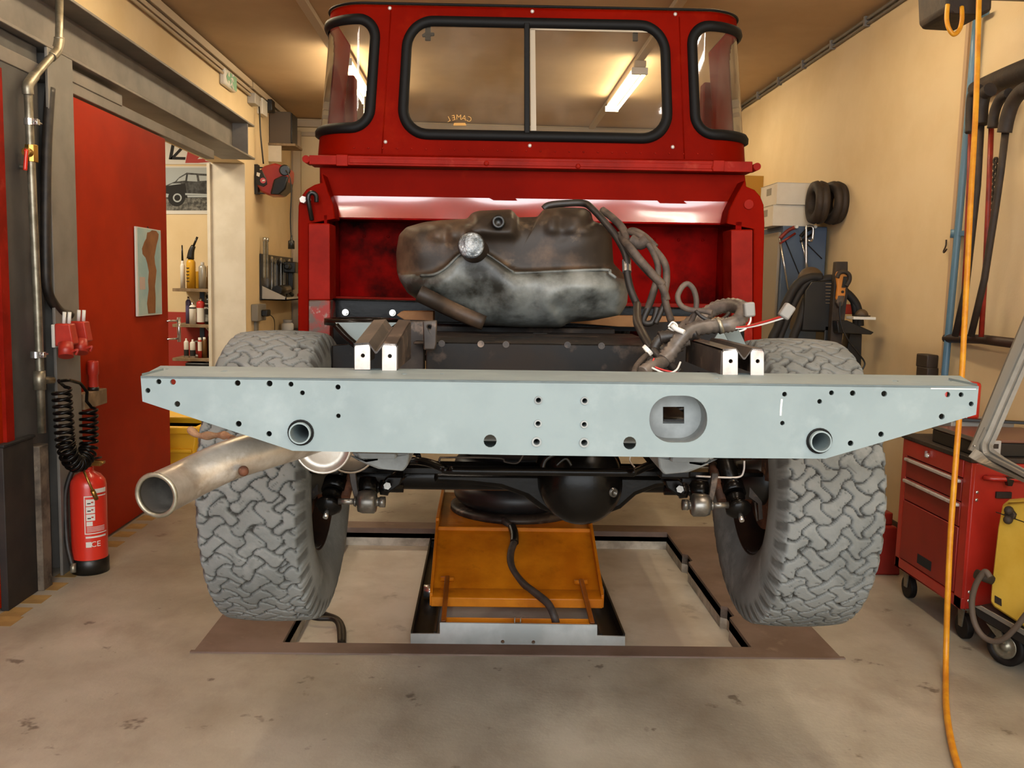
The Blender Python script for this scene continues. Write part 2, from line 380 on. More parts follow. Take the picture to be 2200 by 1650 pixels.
# steel beam over the opening: web, flanges, end plate
bm_ = MB()
XT, XW = -1.86, -1.995
zb0, zb1 = 2.316, 2.567
bm_.box((XT-.27, Y0, zb0-.012), (XT, 7.6, zb0+.004)).box((XT-.27, Y0, zb1-.006), (XT, 7.59, zb1+.008)).box((XW-.01, Y0, zb0), (XW, 7.57, zb1))
bm_.box((XW, 7.42, zb0), (XT-.012, 7.432, zb1))
struct('trim_5', bm_, 'steel', bevel=.003)
# steel column, H section
cm = MB(); cy0, cy1 = 4.05, 4.29
cm.box((XT-.014, cy0, 0), (XT, cy1, zb0-.012)).box((XT-.27, cy0, 0), (XT-.256, cy1, zb0-.012)).box((XT-.256, 4.16, 0), (XT-.014, 4.172, zb0-.012))
struct('trim_6', cm, 'colsteel', bevel=.003)
# sliding doors
d1 = bpy.data.objects.new('door_1', None); C.objects.link(d1); d1['kind'] = 'structure'; ORIGIN['door_1'] = Vector()
obj('door_leaf', MB().box((-1.945, 4.2, .012), (-1.905, 5.62, 2.165)), 'reddoor', d1, bevel=.004)
h0 = W.hit(373, 690, x=-1.86); h1 = W.hit(374, 729, x=-1.86)
obj('door_handle', MB().tube([(-1.905, 5.585, h0.z), (-1.855, 5.66, h0.z)], .006).tube([(-1.905, 5.585, h1.z), (-1.855, 5.66, h1.z)], .006).tube([(-1.855, 5.66, h0.z+.02), (-1.855, 5.66, h1.z-.02)], .011), 'chrome', d1)
struct('trim_7', MB().box((-1.96, Y0, 2.175), (-1.90, 6.6, 2.235)).box((-1.965, 4.3, 2.225), (-1.895, 4.95, 2.285)), 'steel', bevel=.004)
d2 = bpy.data.objects.new('door_2', None); C.objects.link(d2); d2['kind'] = 'structure'; ORIGIN['door_2'] = Vector()
obj('door_leaf', MB().box((-1.94, .6, .012), (-1.90, 3.72, 2.14)), 'reddoor', d2, bevel=.004)
obj('door_edge', MB().box((-1.9, 3.66, .012), (-1.885, 3.72, 2.14)), 'redworn', d2)
struct('trim_13', MB().box((-1.96, 3.725, 0), (-1.905, 4.05, 2.30)), 'dsteel')
struct('wall_left_near', MB().box((-2.5, Y0, -.1), (-2.14, 4.0, 2.31)), 'dsteel')
# trunking and conduits along the ceiling edges
tk = MB()
tk.box((XL, Y0, 2.925), (XL+.035, YB, 2.955)).box((XL, Y0, 2.965), (XL+.05, 8.05, 3.02)).box((XL, 8.09, 2.965), (XL+.05, YB, 3.02))
tk.tube([(XL+.025, Y0, 2.905), (XL+.025, 8.2, 2.905)], .012, steps=1)
struct('trim_8', tk, 'trunk', bevel=.003)
tk = MB().box((XL, YB-.06, 2.95), (XR, YB, 3.02)).box((XL, YB-.03, 2.86), (XR, YB, 2.90)).box((XL+.0, YB-.08, 0), (XL+.05, YB, 2.86)).box((XL+.02, YB-.1, 0), (XL+.1, YB-.04, 2.90))
struct('trim_9', tk, 'trunk', bevel=.003)
tk = MB().tube([(XR-.015, Y0, 3.015), (XR-.015, YB, 3.015)], .012, steps=1).tube([(XR-.013, Y0, 2.985), (XR-.013, YB, 2.985)], .01, steps=1)
for k in range(9): tk.box((XR-.035, 4.6+k*.55, 2.97), (XR, 4.62+k*.55, 3.03))
struct('trim_10', tk, 'steel')
# lamp suspension rails on the ceiling
for i, x in enumerate((-1.12, 1.12)):
    struct(f'trim_{11+i}', MB().box((x-.03, Y0, ZC-.035), (x+.03, YB-.1, ZC)), 'trunk', bevel=.004)
# floor tape: a dashed line of yellow squares along the left wall
for k, (px, py) in enumerate(((12, 1335), (33, 1315), (76, 1288), (113, 1260), (149, 1233), (241, 1169), (267, 1148), (293, 1131), (317, 1113), (338, 1098), (383, 1069), (404, 1055))):
    p = W.hit(px, py, z=0); single('floor_marking', MB().box((p.x-.045, p.y-.05, 0), (p.x+.045, p.y+.05, .0015), rot=(0, 0, random.uniform(-.06, .06))), 'tape', 'worn yellow tape square of the dashed line along the red doors', 'tape mark', 'dashed yellow tape line on the floor')

# ------------------------------------------------------------------ LAMPS
def lamp(x, y, L, label, tm='tube'):
    t = thing('ceiling_lamp', label, 'lamp', (x, y, ZC-.035), 'fluorescent ceiling lamps')
    z = ZC-.035
    obj('lamp_housing', MB().box((x-.045, y-L/2, z-.05), (x+.045, y+L/2, z)), 'trunk', t, bevel=.008)
    for e in (-1, 1): obj('tube_holder', MB().box((x-.06, y+e*(L/2-.02)-.012, z-.10), (x+.06, y+e*(L/2-.02)+.012, z-.05)), 'white', t, bevel=.003)
    for dx in (-.045, .045): obj('lamp_tube', MB().cyl((x+dx, y-L/2+.03, z-.08), (x+dx, y+L/2-.03, z-.08), .013, 14), tm, t)
lamp(-1.12, 4.25, 1.5, 'fluorescent tube lamp above the column, over the truck bed')
lamp(1.12, 4.35, 1.5, 'fluorescent tube lamp by the truck cab top on the hose reel side')
lamp(-1.04, 7.6, 1.5, 'lit fluorescent tube lamp seen through the corner window nearer the red door')
lamp(1.12, 7.6, 1.5, 'lit fluorescent tube lamp seen through the sliding rear window')
def light(name, kind, loc, energy, color, size=1, size_y=None, rot=(0, 0, 0)):
    l = bpy.data.lights.new(name, kind); l.energy = energy; l.color = color
    if kind == 'AREA':
        l.shape = 'RECTANGLE'; l.size = size; l.size_y = size_y or size
    elif kind == 'POINT': l.shadow_soft_size = size
    o = bpy.data.objects.new(name, l); C.objects.link(o); o.location = loc; o.rotation_euler = rot; return o
lamp(-1.12, 1.15, 1.5, 'added fill lamp out of view on the ceiling over the exhaust pipe side, ahead of the truck', 'tube2')  # this pair is unseen, added to brighten the floor and crossmember
lamp(1.12, 1.15, 1.5, 'added fill lamp out of view on the ceiling over the tool trolley side, ahead of the truck', 'tube2')
light('garage_door_daylight', 'AREA', (.1, -2.4, 1.2), 125, (.93, .97, 1.0), 4.0, 2.0, (PI/2, 0, 0))
light('garage_door_sky', 'AREA', (.1, -1.6, 2.7), 200, (.95, .98, 1.0), 3.8, 1.6, (math.radians(48), 0, 0))
light('side_room_fill', 'AREA', (-3.6, 7.0, 2.95), 95, (1, .88, .68), 1.2, .3)  # unseen fill light added so the side room is not dark
wd = bpy.data.worlds.new('world'); bpy.context.scene.world = wd; wd.use_nodes = True
wd.node_tree.nodes['Background'].inputs[0].default_value = (.75, .82, .9, 1); wd.node_tree.nodes['Background'].inputs[1].default_value = .25
# ================================================================== TRUCK (built in its own frame T)
truck = bpy.data.objects.new('truck', None); C.objects.link(truck); truck.matrix_world = TM
tag(truck, 'red off-road truck chassis without its bed, raised on the orange lift, new grey rear crossmember', 'truck'); ORIGIN['truck'] = Vector()
YBMP = 1.60
# ---- rear crossmember
bx = obj  # alias
cm_out = [(302, 808), (2103, 830), (2097, 891), (1773, 985.5), (1560, 984), (1100, 977.5), (629, 968.5), (306, 862.5)]
small = [(317.5,839,5.5),(341,820,5.7),(371.6,820.7,6.3),(380.8,868,6.3),(510.4,823,6.3),(579,824,6.5),(625,825.5,5.5),(649.6,844,5.2),(726,831.6,5.6),(726.9,893.5,5),(512.6,910.6,6.4),(578,932,6),
 (1685.7,847,5.3),(1681,909,4.9),(1761,862.5,5.2),(1786.5,844,5.3),(1832,844.7,6),(1899.6,846,6.3),(2035.7,847.7,6),(2065,848,5.3),(2086.7,867.8,5.3),(2023.4,895,6.3),(1893,933,6),(1827.5,952.4,6.1),
 (1156.7,859.5,8.5),(1155.8,909.7,8.2),(1152.8,949,10.5),(1256,860.8,8.5),(1255,911.4,8),(1255,950.7,10.5),(1053,947.6,14),(1353,952,14)]
big = [(646.6,929,26),(1759.4,946.8,26)]
holes = [circ(a, b, r, 14) for a, b, r in small] + [circ(a, b, r, 28) for a, b, r in big] + [rrect(1395, 850, 1519.5, 951, 48, 8)]
zt = T.hit(302, 808, y=YBMP).z; ztr = T.hit(2103, 830, y=YBMP).z; xl = T.hit(302, 808, y=YBMP).x; xr = T.hit(2103, 830, y=YBMP).x
cross = obj('rear_crossmember', plate(T, cm_out, YBMP, .005, holes), 'primer', truck)
yb2 = T.hit(345, 785, z=zt).y; yb2 = min(max(yb2, 1.70), 1.80)
xbl = T.hit(345, 785, y=yb2).x; xbr = T.hit(2062, 813, y=yb2).x
slots = []
for px, py, w in ((481, 797.5, 7), (868, 805, 7), (949, 804.5, 4), (1540, 816, 7), (1924, 822, 8), (2042, 822, 4), (358, 793, 3)):
    p = T.hit(px, py, z=zt); ww = w/1960*1.65; slots.append([(p.x-ww, p.y-.004, zt-.004), (p.x+ww*.7, p.y-.004, zt-.004), (p.x+ww, p.y+.008, zt-.004), (p.x-ww*.7, p.y+.008, zt-.004)])
topm = MB().prism([(xl, YBMP, zt-.004), (xr, YBMP, ztr-.004), (xbr, yb2, ztr-.004), (xbl, yb2, zt-.004)], (0, 0, .004), [[(q[0], q[1], zt-.004+(ztr-zt)*(q[0]-xl)/(xr-xl)) for q in s] for s in slots])
obj('crossmember_top', topm, 'primer', cross, bevel=.0)
# bottom folds and end caps
low = MB(); zb_ = [T.hit(*p, y=YBMP) for p in cm_out]
for a, b in ((1, 2), (2, 3), (3, 6), (6, 7), (7, 0)):
    p, q = zb_[a], zb_[b]; low.add([p, q, q+Vector((0, .11, 0)), p+Vector((0, .11, 0))], [(0, 1, 2, 3)]).add([p+Vector((0, .006, .004)), q+Vector((0, .006, .004)), q+Vector((0, .11, .004)), p+Vector((0, .11, .004))], [(0, 1, 2, 3)])
obj('crossmember_bottom', low, 'primer', cross, normals=False)
bk = plate(T, [(420, 812), (1990, 832), (1760, 968), (640, 955)], 1.735, .004, [circ(a, b, 25, 20) for a, b, r in big] + [rect(1425, 870, 1476, 906)])
obj('crossmember_back', bk, 'primer2', cross)
for a, b, r in big:
    p = T.hit(a, b, y=YBMP); rr = r/1960*1.6
    obj('mount_tube', MB().ring((p.x, YBMP-.012, p.z), (p.x, 1.77, p.z), rr*.90, rr*.78, 32), 'primer', cross)
    obj('tube_weld', MB().tube([(p.x+rr*1.0*math.cos(t), YBMP-.002, p.z+rr*1.0*math.sin(t)) for t in np.linspace(0, 2*PI, 25)[:-1]], .0022, 6, steps=1, closed=True), 'seal', cross)
for a, b, r in small[24:30]:
    p = T.hit(a, b, y=YBMP); rr = r/1960*1.6
    obj('threaded_boss', MB().ring((p.x, YBMP-.003, p.z), (p.x, YBMP+.06, p.z), rr*1.02, rr*.66, 18), 'primer2', cross)
# recess box behind the oval opening
p0 = T.hit(1395, 951, y=YBMP+.004); p1 = T.hit(1519.5, 850, y=YBMP+.004)
rc = MB(); loop = [T.hit(*q, y=YBMP+.004) for q in rrect(1395, 850, 1519.5, 951, 48, 8)]; n_ = len(loop)
for i in range(n_): a, b = loop[i], loop[(i+1) % n_]; rc.add([a, b, b+Vector((0, .05, 0)), a+Vector((0, .05, 0))], [(0, 1, 2, 3)], True)
obj('socket_recess', rc, 'primer2', cross, normals=False)
obj('socket_plate', MB().prism([q+Vector((0, .05, 0)) for q in loop], (0, .003, 0), [[T.hit(*q, y=YBMP+.054) for q in rect(1424, 874, 1470, 910)]]), 'primer2', cross)
obj('paint_stroke', MB().prism([T.hit(*q, y=YBMP-.0008) for q in ((1678, 857), (1682, 858), (1680, 875), (1679, 893), (1675, 893), (1676, 873))], (0, .0005, 0)).prism([T.hit(*q, y=YBMP-.0008) for q in ((2000, 833.5), (2097, 835), (2097, 837), (2000, 836))], (0, .0005, 0)), 'white', cross)
# ---- frame rail ends standing behind the crossmember
def rail_end(xs, zt_px, label=None):
    (xa, ya), (xb, yb) = xs
def rails(pxl, pxr, side):
    # two upright tongues with a V-shaped valley between and webs running forward
    y = 1.76
    f = lambda px, py: T.hit(px, py, y=y)
    r = obj('chassis_rail', MB(), 'rail', truck) if False else None
    base = {'l': dict(t1=(762, 795, 738, 794), t2=(821, 852, 739, 796), v=(808, 755), top=738, back=(806, 690, 862, 694)),
            'r': dict(t1=(1553, 1585, 750, 808), t2=(1613, 1641, 750, 808), v=(1599, 768), top=750, back=(1492, 724, 1545, 727))}[side]
    root = None
    for k, t in enumerate((base['t1'], base['t2'])):
        x0, x1, yt, ybm = t
        tg = plate(T, [(x0, yt+8), (x0+4, yt), (x1-4, yt), (x1, yt+8), (x1, ybm), (x0, ybm)], y, .006, [circ((x0+x1)/2+1, yt+26, 4.6, 12)])
        if root is None: root = obj('chassis_rail', tg, 'bare', truck)
        else: obj('rail_tongue', tg, 'bare', root)
    a1, a2 = base['t1'], base['t2']; vv = base['v']
    prof = [(a1[0], a1[2]), (a1[1]-3, a1[2]-2), (vv[0]-2, vv[1]), (vv[0]+2, vv[1]), (a2[0]+3, a2[2]-2), (a2[1], a2[2])]
    F0 = [f(*q) for q in prof]; L = .27 if side == 'l' else .34; up = Vector((0, 0, .035 if side == 'l' else .0))
    zoff = 0
    G0 = [q+Vector((0, L, 0))+up for q in F0]
    th = Vector((0, 0, -.004)); mb = MB()
    for i in range(len(F0)-1):
        mb.add([F0[i], F0[i+1], G0[i+1], G0[i]], [(0, 1, 2, 3)]); mb.add([F0[i]+th, F0[i+1]+th, G0[i+1]+th, G0[i]+th], [(3, 2, 1, 0)]); mb.add([F0[i], F0[i+1], F0[i+1]+th, F0[i]+th], [(3, 2, 1, 0)])
    obj('rail_top', mb, 'rail', root, normals=False)
    web = MB()
    for x0, yt in ((a1[0], a1[2]), (a2[1], a2[2])):
        a = f(x0, yt); zb = f(x0, 794 if side == 'l' else 808).z
        web.prism([(a.x-.002, y+.004, zb), (a.x-.002, y+L, zb), (a.x-.002, y+L, a.z-.004+up.z), (a.x-.002, y+.004, a.z-.004)], (.004, 0, 0))
    obj('rail_web', web, 'rail', root)
    return root
rl = rails(None, None, 'l'); rr_ = rails(None, None, 'r')
# main rails sweeping forward under the cab
mr = MB()
for sx in (-.40, .50):
    mr.box((sx-.04, 2.3, .86), (sx+.04, 3.9, 1.02))
obj('chassis_frame', mr, 'gblack', truck, bevel=.006)
# dark cross beam between the rails
ybm0 = 2.16
cbm = MB()
a = T.hit(915, 735, y=ybm0); b = T.hit(1392, 742, y=ybm0)
zt2 = (a.z+b.z)/2
cbm.box((a.x, ybm0, zt2-.22), (b.x, ybm0+.012, zt2)).box((a.x-.03, ybm0, zt2-.006), (b.x+.04, ybm0+.52, zt2)).box((a.x+.02, ybm0+.5, zt2-.2), (b.x, ybm0+.52, zt2))
cb = obj('cross_beam', cbm, 'grimy', truck, bevel=.006)
for px, py in ((949, 738), (1033, 739), (1087, 740), (1219, 741), (1292, 743)):
    p = T.hit(px, py, y=ybm0); obj('bolt_hole', MB().ring((p.x, ybm0-.003, p.z), (p.x, ybm0+.002, p.z), .008, .0055, 14).cyl((p.x, ybm0-.001, p.z), (p.x, ybm0+.001, p.z), .006, 10), ['rail'], cb)
p = T.hit(1160, 716, z=zt2+.001); obj('drain_slot', MB().box((p.x-.02, p.y-.012, zt2), (p.x+.02, p.y+.012, zt2+.0015)), 'gap', cb)
bl = plate(T, [(908, 690), (938, 688), (938, 735), (934, 752), (910, 752)], 2.12, .02, [circ(922, 703, 4, 12)])
obj('beam_bracket', bl, 'rail', cb, bevel=.003)
# ---- tub bulkhead and cab back
YC = 3.30
tub = plate(T, [(690, 360), (1600, 376), (1606, 420), (1606, 440), (692, 424)], YC, .02)
tub_root = obj('cab_bulkhead', tub, 'red', truck)
# lip that leans out and catches the light
mb = MB(); n = 48; rows = 8
for j in range(rows+1):
    t = j/rows
    for i in range(n+1):
        u = i/n; px = 690+u*(1602-690); py = 420+14*u + t*46
        w = .012*math.sin(u*17)+.009*math.sin(u*31+1)
        p = T.hit(px, py, y=YC - .0125*t**1.5 + w*t*(1-t)*.34); mb.v.append(tuple(p))
for j in range(rows):
    for i in range(n): k = j*(n+1)+i; mb.f.append((k, k+1, k+n+2, k+n+1)); mb.mi.append(0); mb.sm.append(True)
lip = obj('bulkhead_lip', mb, 'redgloss', tub_root, normals=False)
e0 = T.hit(690, 466, y=YC-.0125); e1 = T.hit(1602, 480, y=YC-.0125)
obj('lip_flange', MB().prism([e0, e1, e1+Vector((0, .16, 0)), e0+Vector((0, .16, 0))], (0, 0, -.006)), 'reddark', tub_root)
# top rail with end rollers
a = T.hit(664, 333, y=YC-.05); b = T.hit(1617, 347, y=YC-.05); a2 = T.hit(664, 353, y=YC-.05); b2 = T.hit(1617, 370, y=YC-.05)
obj('top_rail', MB().prism([a, b, b2, a2], (0, .09, 0)), 'redworn', tub_root, bevel=.002)
for px, py in ((661, 344), (1622, 360)):
    p = T.hit(px, py, y=YC-.02); obj('rail_end_cap', MB().cyl((p.x, YC-.05, p.z), (p.x, YC+.03, p.z), .013, 16), 'redworn', tub_root)
for px, py in ((741, 348), (1045, 351), (1242, 357), (1534, 361)):
    p = T.hit(px, py, y=YC-.052); obj('rail_rivet', MB().sphere((p.x, YC-.052, p.z), .009, 10, 6, (1, .5, 1)), 'redworn', tub_root)
for px, py in ((735, 344), (1544, 356)):
    s0, s1 = (1, 13)
    p = T.hit(px, py, y=YC-.053); obj('hinge_plate', MB().box((p.x-.02, YC-.056, p.z-.02), (p.x+.02, YC-.05, p.z+.018)), 'redworn', tub_root, bevel=.002)
# rail strip detail
a = T.hit(750, 339, y=YC-.052); b = T.hit(1530, 352, y=YC-.052)
obj('rail_strip', MB().prism([a, b, b+Vector((0, 0, -.018)), a+Vector((0, 0, -.018))], (0, .004, 0)), 'redworn', tub_root, bevel=.002)
# side plates with a rounded shoulder
lp = [(692, 372), (692, 392), (675, 397), (658, 407), (646, 423), (641, 442), (640, 480), (640, 728), (664, 728), (664, 480), (720, 470), (716, 440), (705, 412)]
rp = [(1601, 386), (1603, 400), (1622, 408), (1634, 422), (1641, 440), (1643, 480), (1636, 745), (1617, 745), (1619, 492), (1560, 480), (1566, 452), (1580, 424)]
for q in (lp, rp): obj('side_flange', plate(T, q, YC-.10, .10), 'red', tub_root, bevel=.004)
# small round plate on the right shoulder and bolts on the left
p = T.hit(1609, 439, y=YC-.104); obj('round_plug', MB().cyl((p.x, YC-.104, p.z), (p.x, YC-.099, p.z), .017, 24), 'redworn', tub_root, bevel=.001)
for px, py, r in ((652, 429, .013), (661, 428, .009)):
    p = T.hit(px, py, y=YC-.115); obj('shoulder_bolt', MB().cyl((p.x, YC-.125, p.z), (p.x, YC-.095, p.z), r, 6, smooth=False), 'bare', tub_root, bevel=.001)
hk = T.path([(680, 434, 3.17), (679, 420, 3.165), (671, 414, 3.16), (664, 418, 3.16), (662, 428, 3.16), (666, 450, 3.17), (670, 472, 3.19)])
obj('check_hook', MB().tube(hk, .008, 8), 'black', tub_root)
# corner posts
post_l = [(663, 479), (708, 480), (709, 640), (709, 728), (663, 728)]; post_r = [(1571, 493), (1617, 493), (1617, 745), (1572, 745)]
obj('corner_post', plate(T, [(663, 479), (708, 480), (709, 645), (663, 645)], YC-.12, .12), 'redworn', tub_root, bevel=.004)
obj('corner_post', plate(T, [(663, 645), (709, 645), (709, 735), (663, 735)], YC-.12, .12), 'redrust', tub_root, bevel=.004, label='rusty lower end of the corner post')
obj('corner_post', plate(T, post_r, YC-.12, .12), 'redworn', tub_root, bevel=.004)
# recess behind the tank
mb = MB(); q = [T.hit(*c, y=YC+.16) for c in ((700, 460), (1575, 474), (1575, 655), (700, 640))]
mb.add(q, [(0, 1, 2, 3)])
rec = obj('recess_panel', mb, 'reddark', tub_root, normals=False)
rivs = MB()
for k in range(16):
    px = 730+k*52; 
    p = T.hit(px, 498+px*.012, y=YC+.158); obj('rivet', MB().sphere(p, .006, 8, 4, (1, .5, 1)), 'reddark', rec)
for a, b in (((709, 466), (709, 640)), ((1571, 480), (1571, 655))):
    p = T.hit(*a, y=YC-.02); p2 = T.hit(*b, y=YC-.02)
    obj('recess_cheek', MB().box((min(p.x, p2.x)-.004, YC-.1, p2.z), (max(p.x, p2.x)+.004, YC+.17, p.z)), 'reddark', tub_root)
a = T.hit(716, 637, y=YC); b = T.hit(1566, 655, y=YC); a3 = T.hit(716, 649, y=YC); b3 = T.hit(1566, 668, y=YC)
sill = obj('floor_sill', MB().prism([a, b, b3, a3], (0, .03, 0)).prism([a, b, b+Vector((0, .17, 0)), a+Vector((0, .17, 0))], (0, 0, -.005)), 'redworn', tub_root, bevel=.003)
a = T.hit(716, 643, y=YC-.012); b = T.hit(1520, 664, y=YC-.012); a4 = T.hit(716, 688, y=YC-.012); b4 = T.hit(1520, 705, y=YC-.012)
sup = obj('body_support', MB().prism([a, b, b4, a4], (0, .05, 0)).prism([a-Vector((0, .05, -.004)), b-Vector((0, .05, -.004)), b+Vector((0, 0, .004)), a+Vector((0, 0, .004))], (0, 0, -.006)), 'gblack', truck, bevel=.004)
for px, py in ((743, 671), (844, 672), (1497, 687)):
    p = T.hit(px, py, y=YC-.02); obj('body_bolt', MB().cyl((p.x, YC-.03, p.z), (p.x, YC-.01, p.z), .012, 16).cyl((p.x, YC-.04, p.z), (p.x, YC-.03, p.z), .008, 6, smooth=False), 'chrome', sup)
# outriggers under the body (dark)
obj('outrigger', plate(T, [(714, 690), (820, 690), (800, 740), (760, 760), (714, 760)], 3.0, .12), 'gblack', truck, bevel=.004)
obj('outrigger', plate(T, [(1490, 700), (1600, 705), (1600, 770), (1530, 760)], 3.0, .12), 'gblack', truck, bevel=.004)
# spring towers: white-grey gussets with a black top ring
for px, w in (((720, 693), (853, 693), (838, 704), (770, 738), (742, 712)), 0), (((1548, 708), (1562, 700), (1592, 742), (1530, 735)), 1):
    sg = obj('spring_tower', plate(T, px, 2.45, .006), 'primer', truck)
p = T.hit(787, 686, y=2.72); obj('tower_ring', MB().lathe([(.085, 0), (.105, 0), (.105, .018), (.085, .018), (.085, 0)], (p.x, 2.62, p.z-.012), (p.x, 2.62, p.z), 28), 'gblack', truck)
obj('tower_arm', MB().tube(T.path([(722, 700, 2.42), (745, 725, 2.40), (765, 742, 2.38)]), .010, 8), 'gblack', truck)
# ---- cab upper shell
zlo, zhi = T.hit(1141, 340, y=YC).z, T.hit(1141, 12, y=YC+.03).z
Wc = .785; Rc = .155; side = .42
cxm = (T.hit(681, 320, y=YC+.15).x + T.hit(1603, 335, y=YC+.15).x)/2
Wc = (T.hit(1603, 335, y=YC+.15).x - T.hit(681, 320, y=YC+.15).x)/2
Wt = (T.hit(1586, 30, y=YC+.17).x - T.hit(707, 20, y=YC+.17).x)/2
cxt = (T.hit(1586, 30, y=YC+.17).x + T.hit(707, 20, y=YC+.17).x)/2
A0 = Wc-Rc; SA = A0+Rc*PI/2; SM = SA+side
def shell(s, z, off=0.):
    k = (z-zlo)/(zhi-zlo); w = Wc+(Wt-Wc)*k; cx = cxm+(cxt-cxm)*k; yb = YC+.02+.035*k
    sg = -1 if s < 0 else 1; t = abs(s)
    if t <= A0: x, y, nx, ny = t, 0, 0, -1
    elif t <= SA:
        a = (t-A0)/Rc; x = A0+Rc*math.sin(a); y = Rc-Rc*math.cos(a); nx, ny = math.sin(a), -math.cos(a)
    else: x, y, nx, ny = Wc, Rc+t-SA, 1, 0
    x = x*w/Wc
    return Vector((cx+sg*(x+nx*off), yb+y+ny*off, z))
def s_of(px, py):
    p = T.hit(px, py, y=YC+.035); k = (p.z-zlo)/(zhi-zlo); return (p.x-(cxm+(cxt-cxm)*k))*Wc/(Wc+(Wt-Wc)*k), p.z
wa = s_of(872, 282); wb = s_of(1422, 58); wc_ = s_of(1425, 290); wd_ = s_of(868, 50)
zw0 = (wa[1]+wc_[1])/2-.006; zw1 = (wb[1]+wd_[1])/2+.004
win = [(wa[0]-.006, zw0, wb[0]+.006, zw1, .085)]
li = s_of(802, 60)[0]; ri = s_of(1492, 75)[0]; zc0 = s_of(800, 272)[1]; zc1 = s_of(760, 42)[1]
win.append((-SA-.10, zc0, li, zc1, .06)); win.append((ri, zc0, SA+.10, zc1, .06))
def inside(s, z, w, g=0.):
    x0, y0, x1, y1, r = w; x0 -= g; y0 -= g; x1 += g; y1 += g; r += g
    dx = max(x0+r-s, s-(x1-r), 0); dy = max(y0+r-z, z-(y1-r), 0)
    return dx*dx+dy*dy <= r*r and x0 <= s <= x1 and y0 <= z <= y1
def shell_mesh(test, ds=.012, off=0., s0=None, s1=None, z0=None, z1=None):
    s0 = -SM if s0 is None else s0; s1 = SM if s1 is None else s1; z0 = zlo if z0 is None else z0; z1 = zhi if z1 is None else z1
    ns = int((s1-s0)/ds)+1; nz = int((z1-z0)/ds)+1; mb = MB(); idx = {}
    def vid(i, j):
        if (i, j) not in idx: idx[(i, j)] = len(mb.v); mb.v.append(tuple(shell(s0+(s1-s0)*i/ns, z0+(z1-z0)*j/nz, off)))
        return idx[(i, j)]
    for i in range(ns):
        for j in range(nz):
            if test(s0+(s1-s0)*(i+.5)/ns, z0+(z1-z0)*(j+.5)/nz): mb.f.append((vid(i, j), vid(i+1, j), vid(i+1, j+1), vid(i, j+1))); mb.mi.append(0); mb.sm.append(True)
    return mb
cab = obj('cab_shell', shell_mesh(lambda s, z: not any(inside(s, z, w, .004) for w in win)), 'red', truck, normals=False)
sm_ = cab.modifiers.new('sheet', 'SOLIDIFY'); sm_.thickness = .004; sm_.offset = -1
def seal(w):
    mb = MB(); loops = []
    for g, o in ((-.012, .002), (-.008, .012), (.004, .018), (.02, .016), (.026, .002)):
        x0, y0, x1, y1, r = w; lp_ = []
        base = rrect(x0-g, y0-g, x1+g, y1+g, r+g, 8)
        pts = []
        for i in range(len(base)):
            a, b = base[i], base[(i+1) % len(base)]; k = max(1, int(math.hypot(b[0]-a[0], b[1]-a[1])/.02)) if math.hypot(b[0]-a[0], b[1]-a[1]) > .04 else 1
            for j in range(k): pts.append((a[0]+(b[0]-a[0])*j/k, a[1]+(b[1]-a[1])*j/k))
        loops.append((pts, o))
    n0 = len(loops[2][0])
    # resample every loop to the same count by matching the middle loop's parameters
    allp = []
    for pts, o in loops:
        d = [0]
        for i in range(len(pts)): d.append(d[-1]+math.hypot(pts[(i+1) % len(pts)][0]-pts[i][0], pts[(i+1) % len(pts)][1]-pts[i][1]))
        allp.append((pts, o, d))
    N_ = 160; vs = []
    x0, y0, x1, y1, r = w
    for pts, o, d in allp:
        for k in range(N_):
            t = k/N_*d[-1]; i = max(j for j in range(len(pts)) if d[j] <= t+1e-9); f = (t-d[i])/(d[i+1]-d[i]+1e-12)
            a, b = pts[i], pts[(i+1) % len(pts)]; vs.append(shell(a[0]+(b[0]-a[0])*f, a[1]+(b[1]-a[1])*f, o))
    mb.add(vs, [(l*N_+k, l*N_+(k+1) % N_, (l+1)*N_+(k+1) % N_, (l+1)*N_+k) for l in range(len(loops)-1) for k in range(N_)], True)
    return mb
names = ('rear_window', 'corner_window', 'corner_window')
panes = []
for w, nm in zip(win, names):
    g = obj(nm, shell_mesh(lambda s, z: inside(s, z, w, .006), .016, -.002, w[0]-.01, w[2]+.01, w[1]-.01, w[3]+.01), 'clear', cab, normals=False)
    obj('window_seal', seal(w), 'seal', cab); panes.append(g)
# sliding rear window: middle bar, second sash edge, catches, sticker
def onshell(px, py, off=.004):
    s, z = s_of(px, py); return shell(s, z, off)
mb = MB().prism([onshell(*q) for q in ((1126, 48), (1138, 48), (1138, 289), (1126, 289))], (0, -.014, 0))
obj('window_divider', mb, 'seal', cab, bevel=.003)
obj('sash_edge', MB().prism([onshell(*q, 0) for q in ((1139, 60), (1150, 60), (1152, 282), (1140, 282))], (0, -.003, 0)).prism([onshell(*q, 0) for q in ((1140, 56), (1395, 62), (1395, 68), (1140, 62))], (0, -.003, 0)), mat('sash_glass_edge', '#a89880', .4), cab)
obj('window_catch', MB().prism([onshell(*q, -.01) for q in ((912, 50), (924, 50), (924, 83), (912, 83))], (0, .012, 0)).prism([onshell(*q, -.01) for q in ((905, 70), (914, 64), (932, 66), (932, 72), (906, 75))], (0, .012, 0)), 'seal', cab, bevel=.002)
obj('window_catch', MB().prism([onshell(*q, -.01) for q in ((1362, 56), (1373, 56), (1373, 84), (1362, 84))], (0, .012, 0)), 'seal', cab, bevel=.002)
stk = MB()
for k, ch in enumerate('CAMEL'):
    px = 1008-k*11; py = 258-4.5*math.cos((k-2)*.75)+(k-2)*-.1; a_ = (k-2)*.22
    stk.text(ch, onshell(px, py, .004), (math.cos(a_), 0, math.sin(a_)), (-math.sin(a_), 0, math.cos(a_)), .026, .0004, mirror=True)
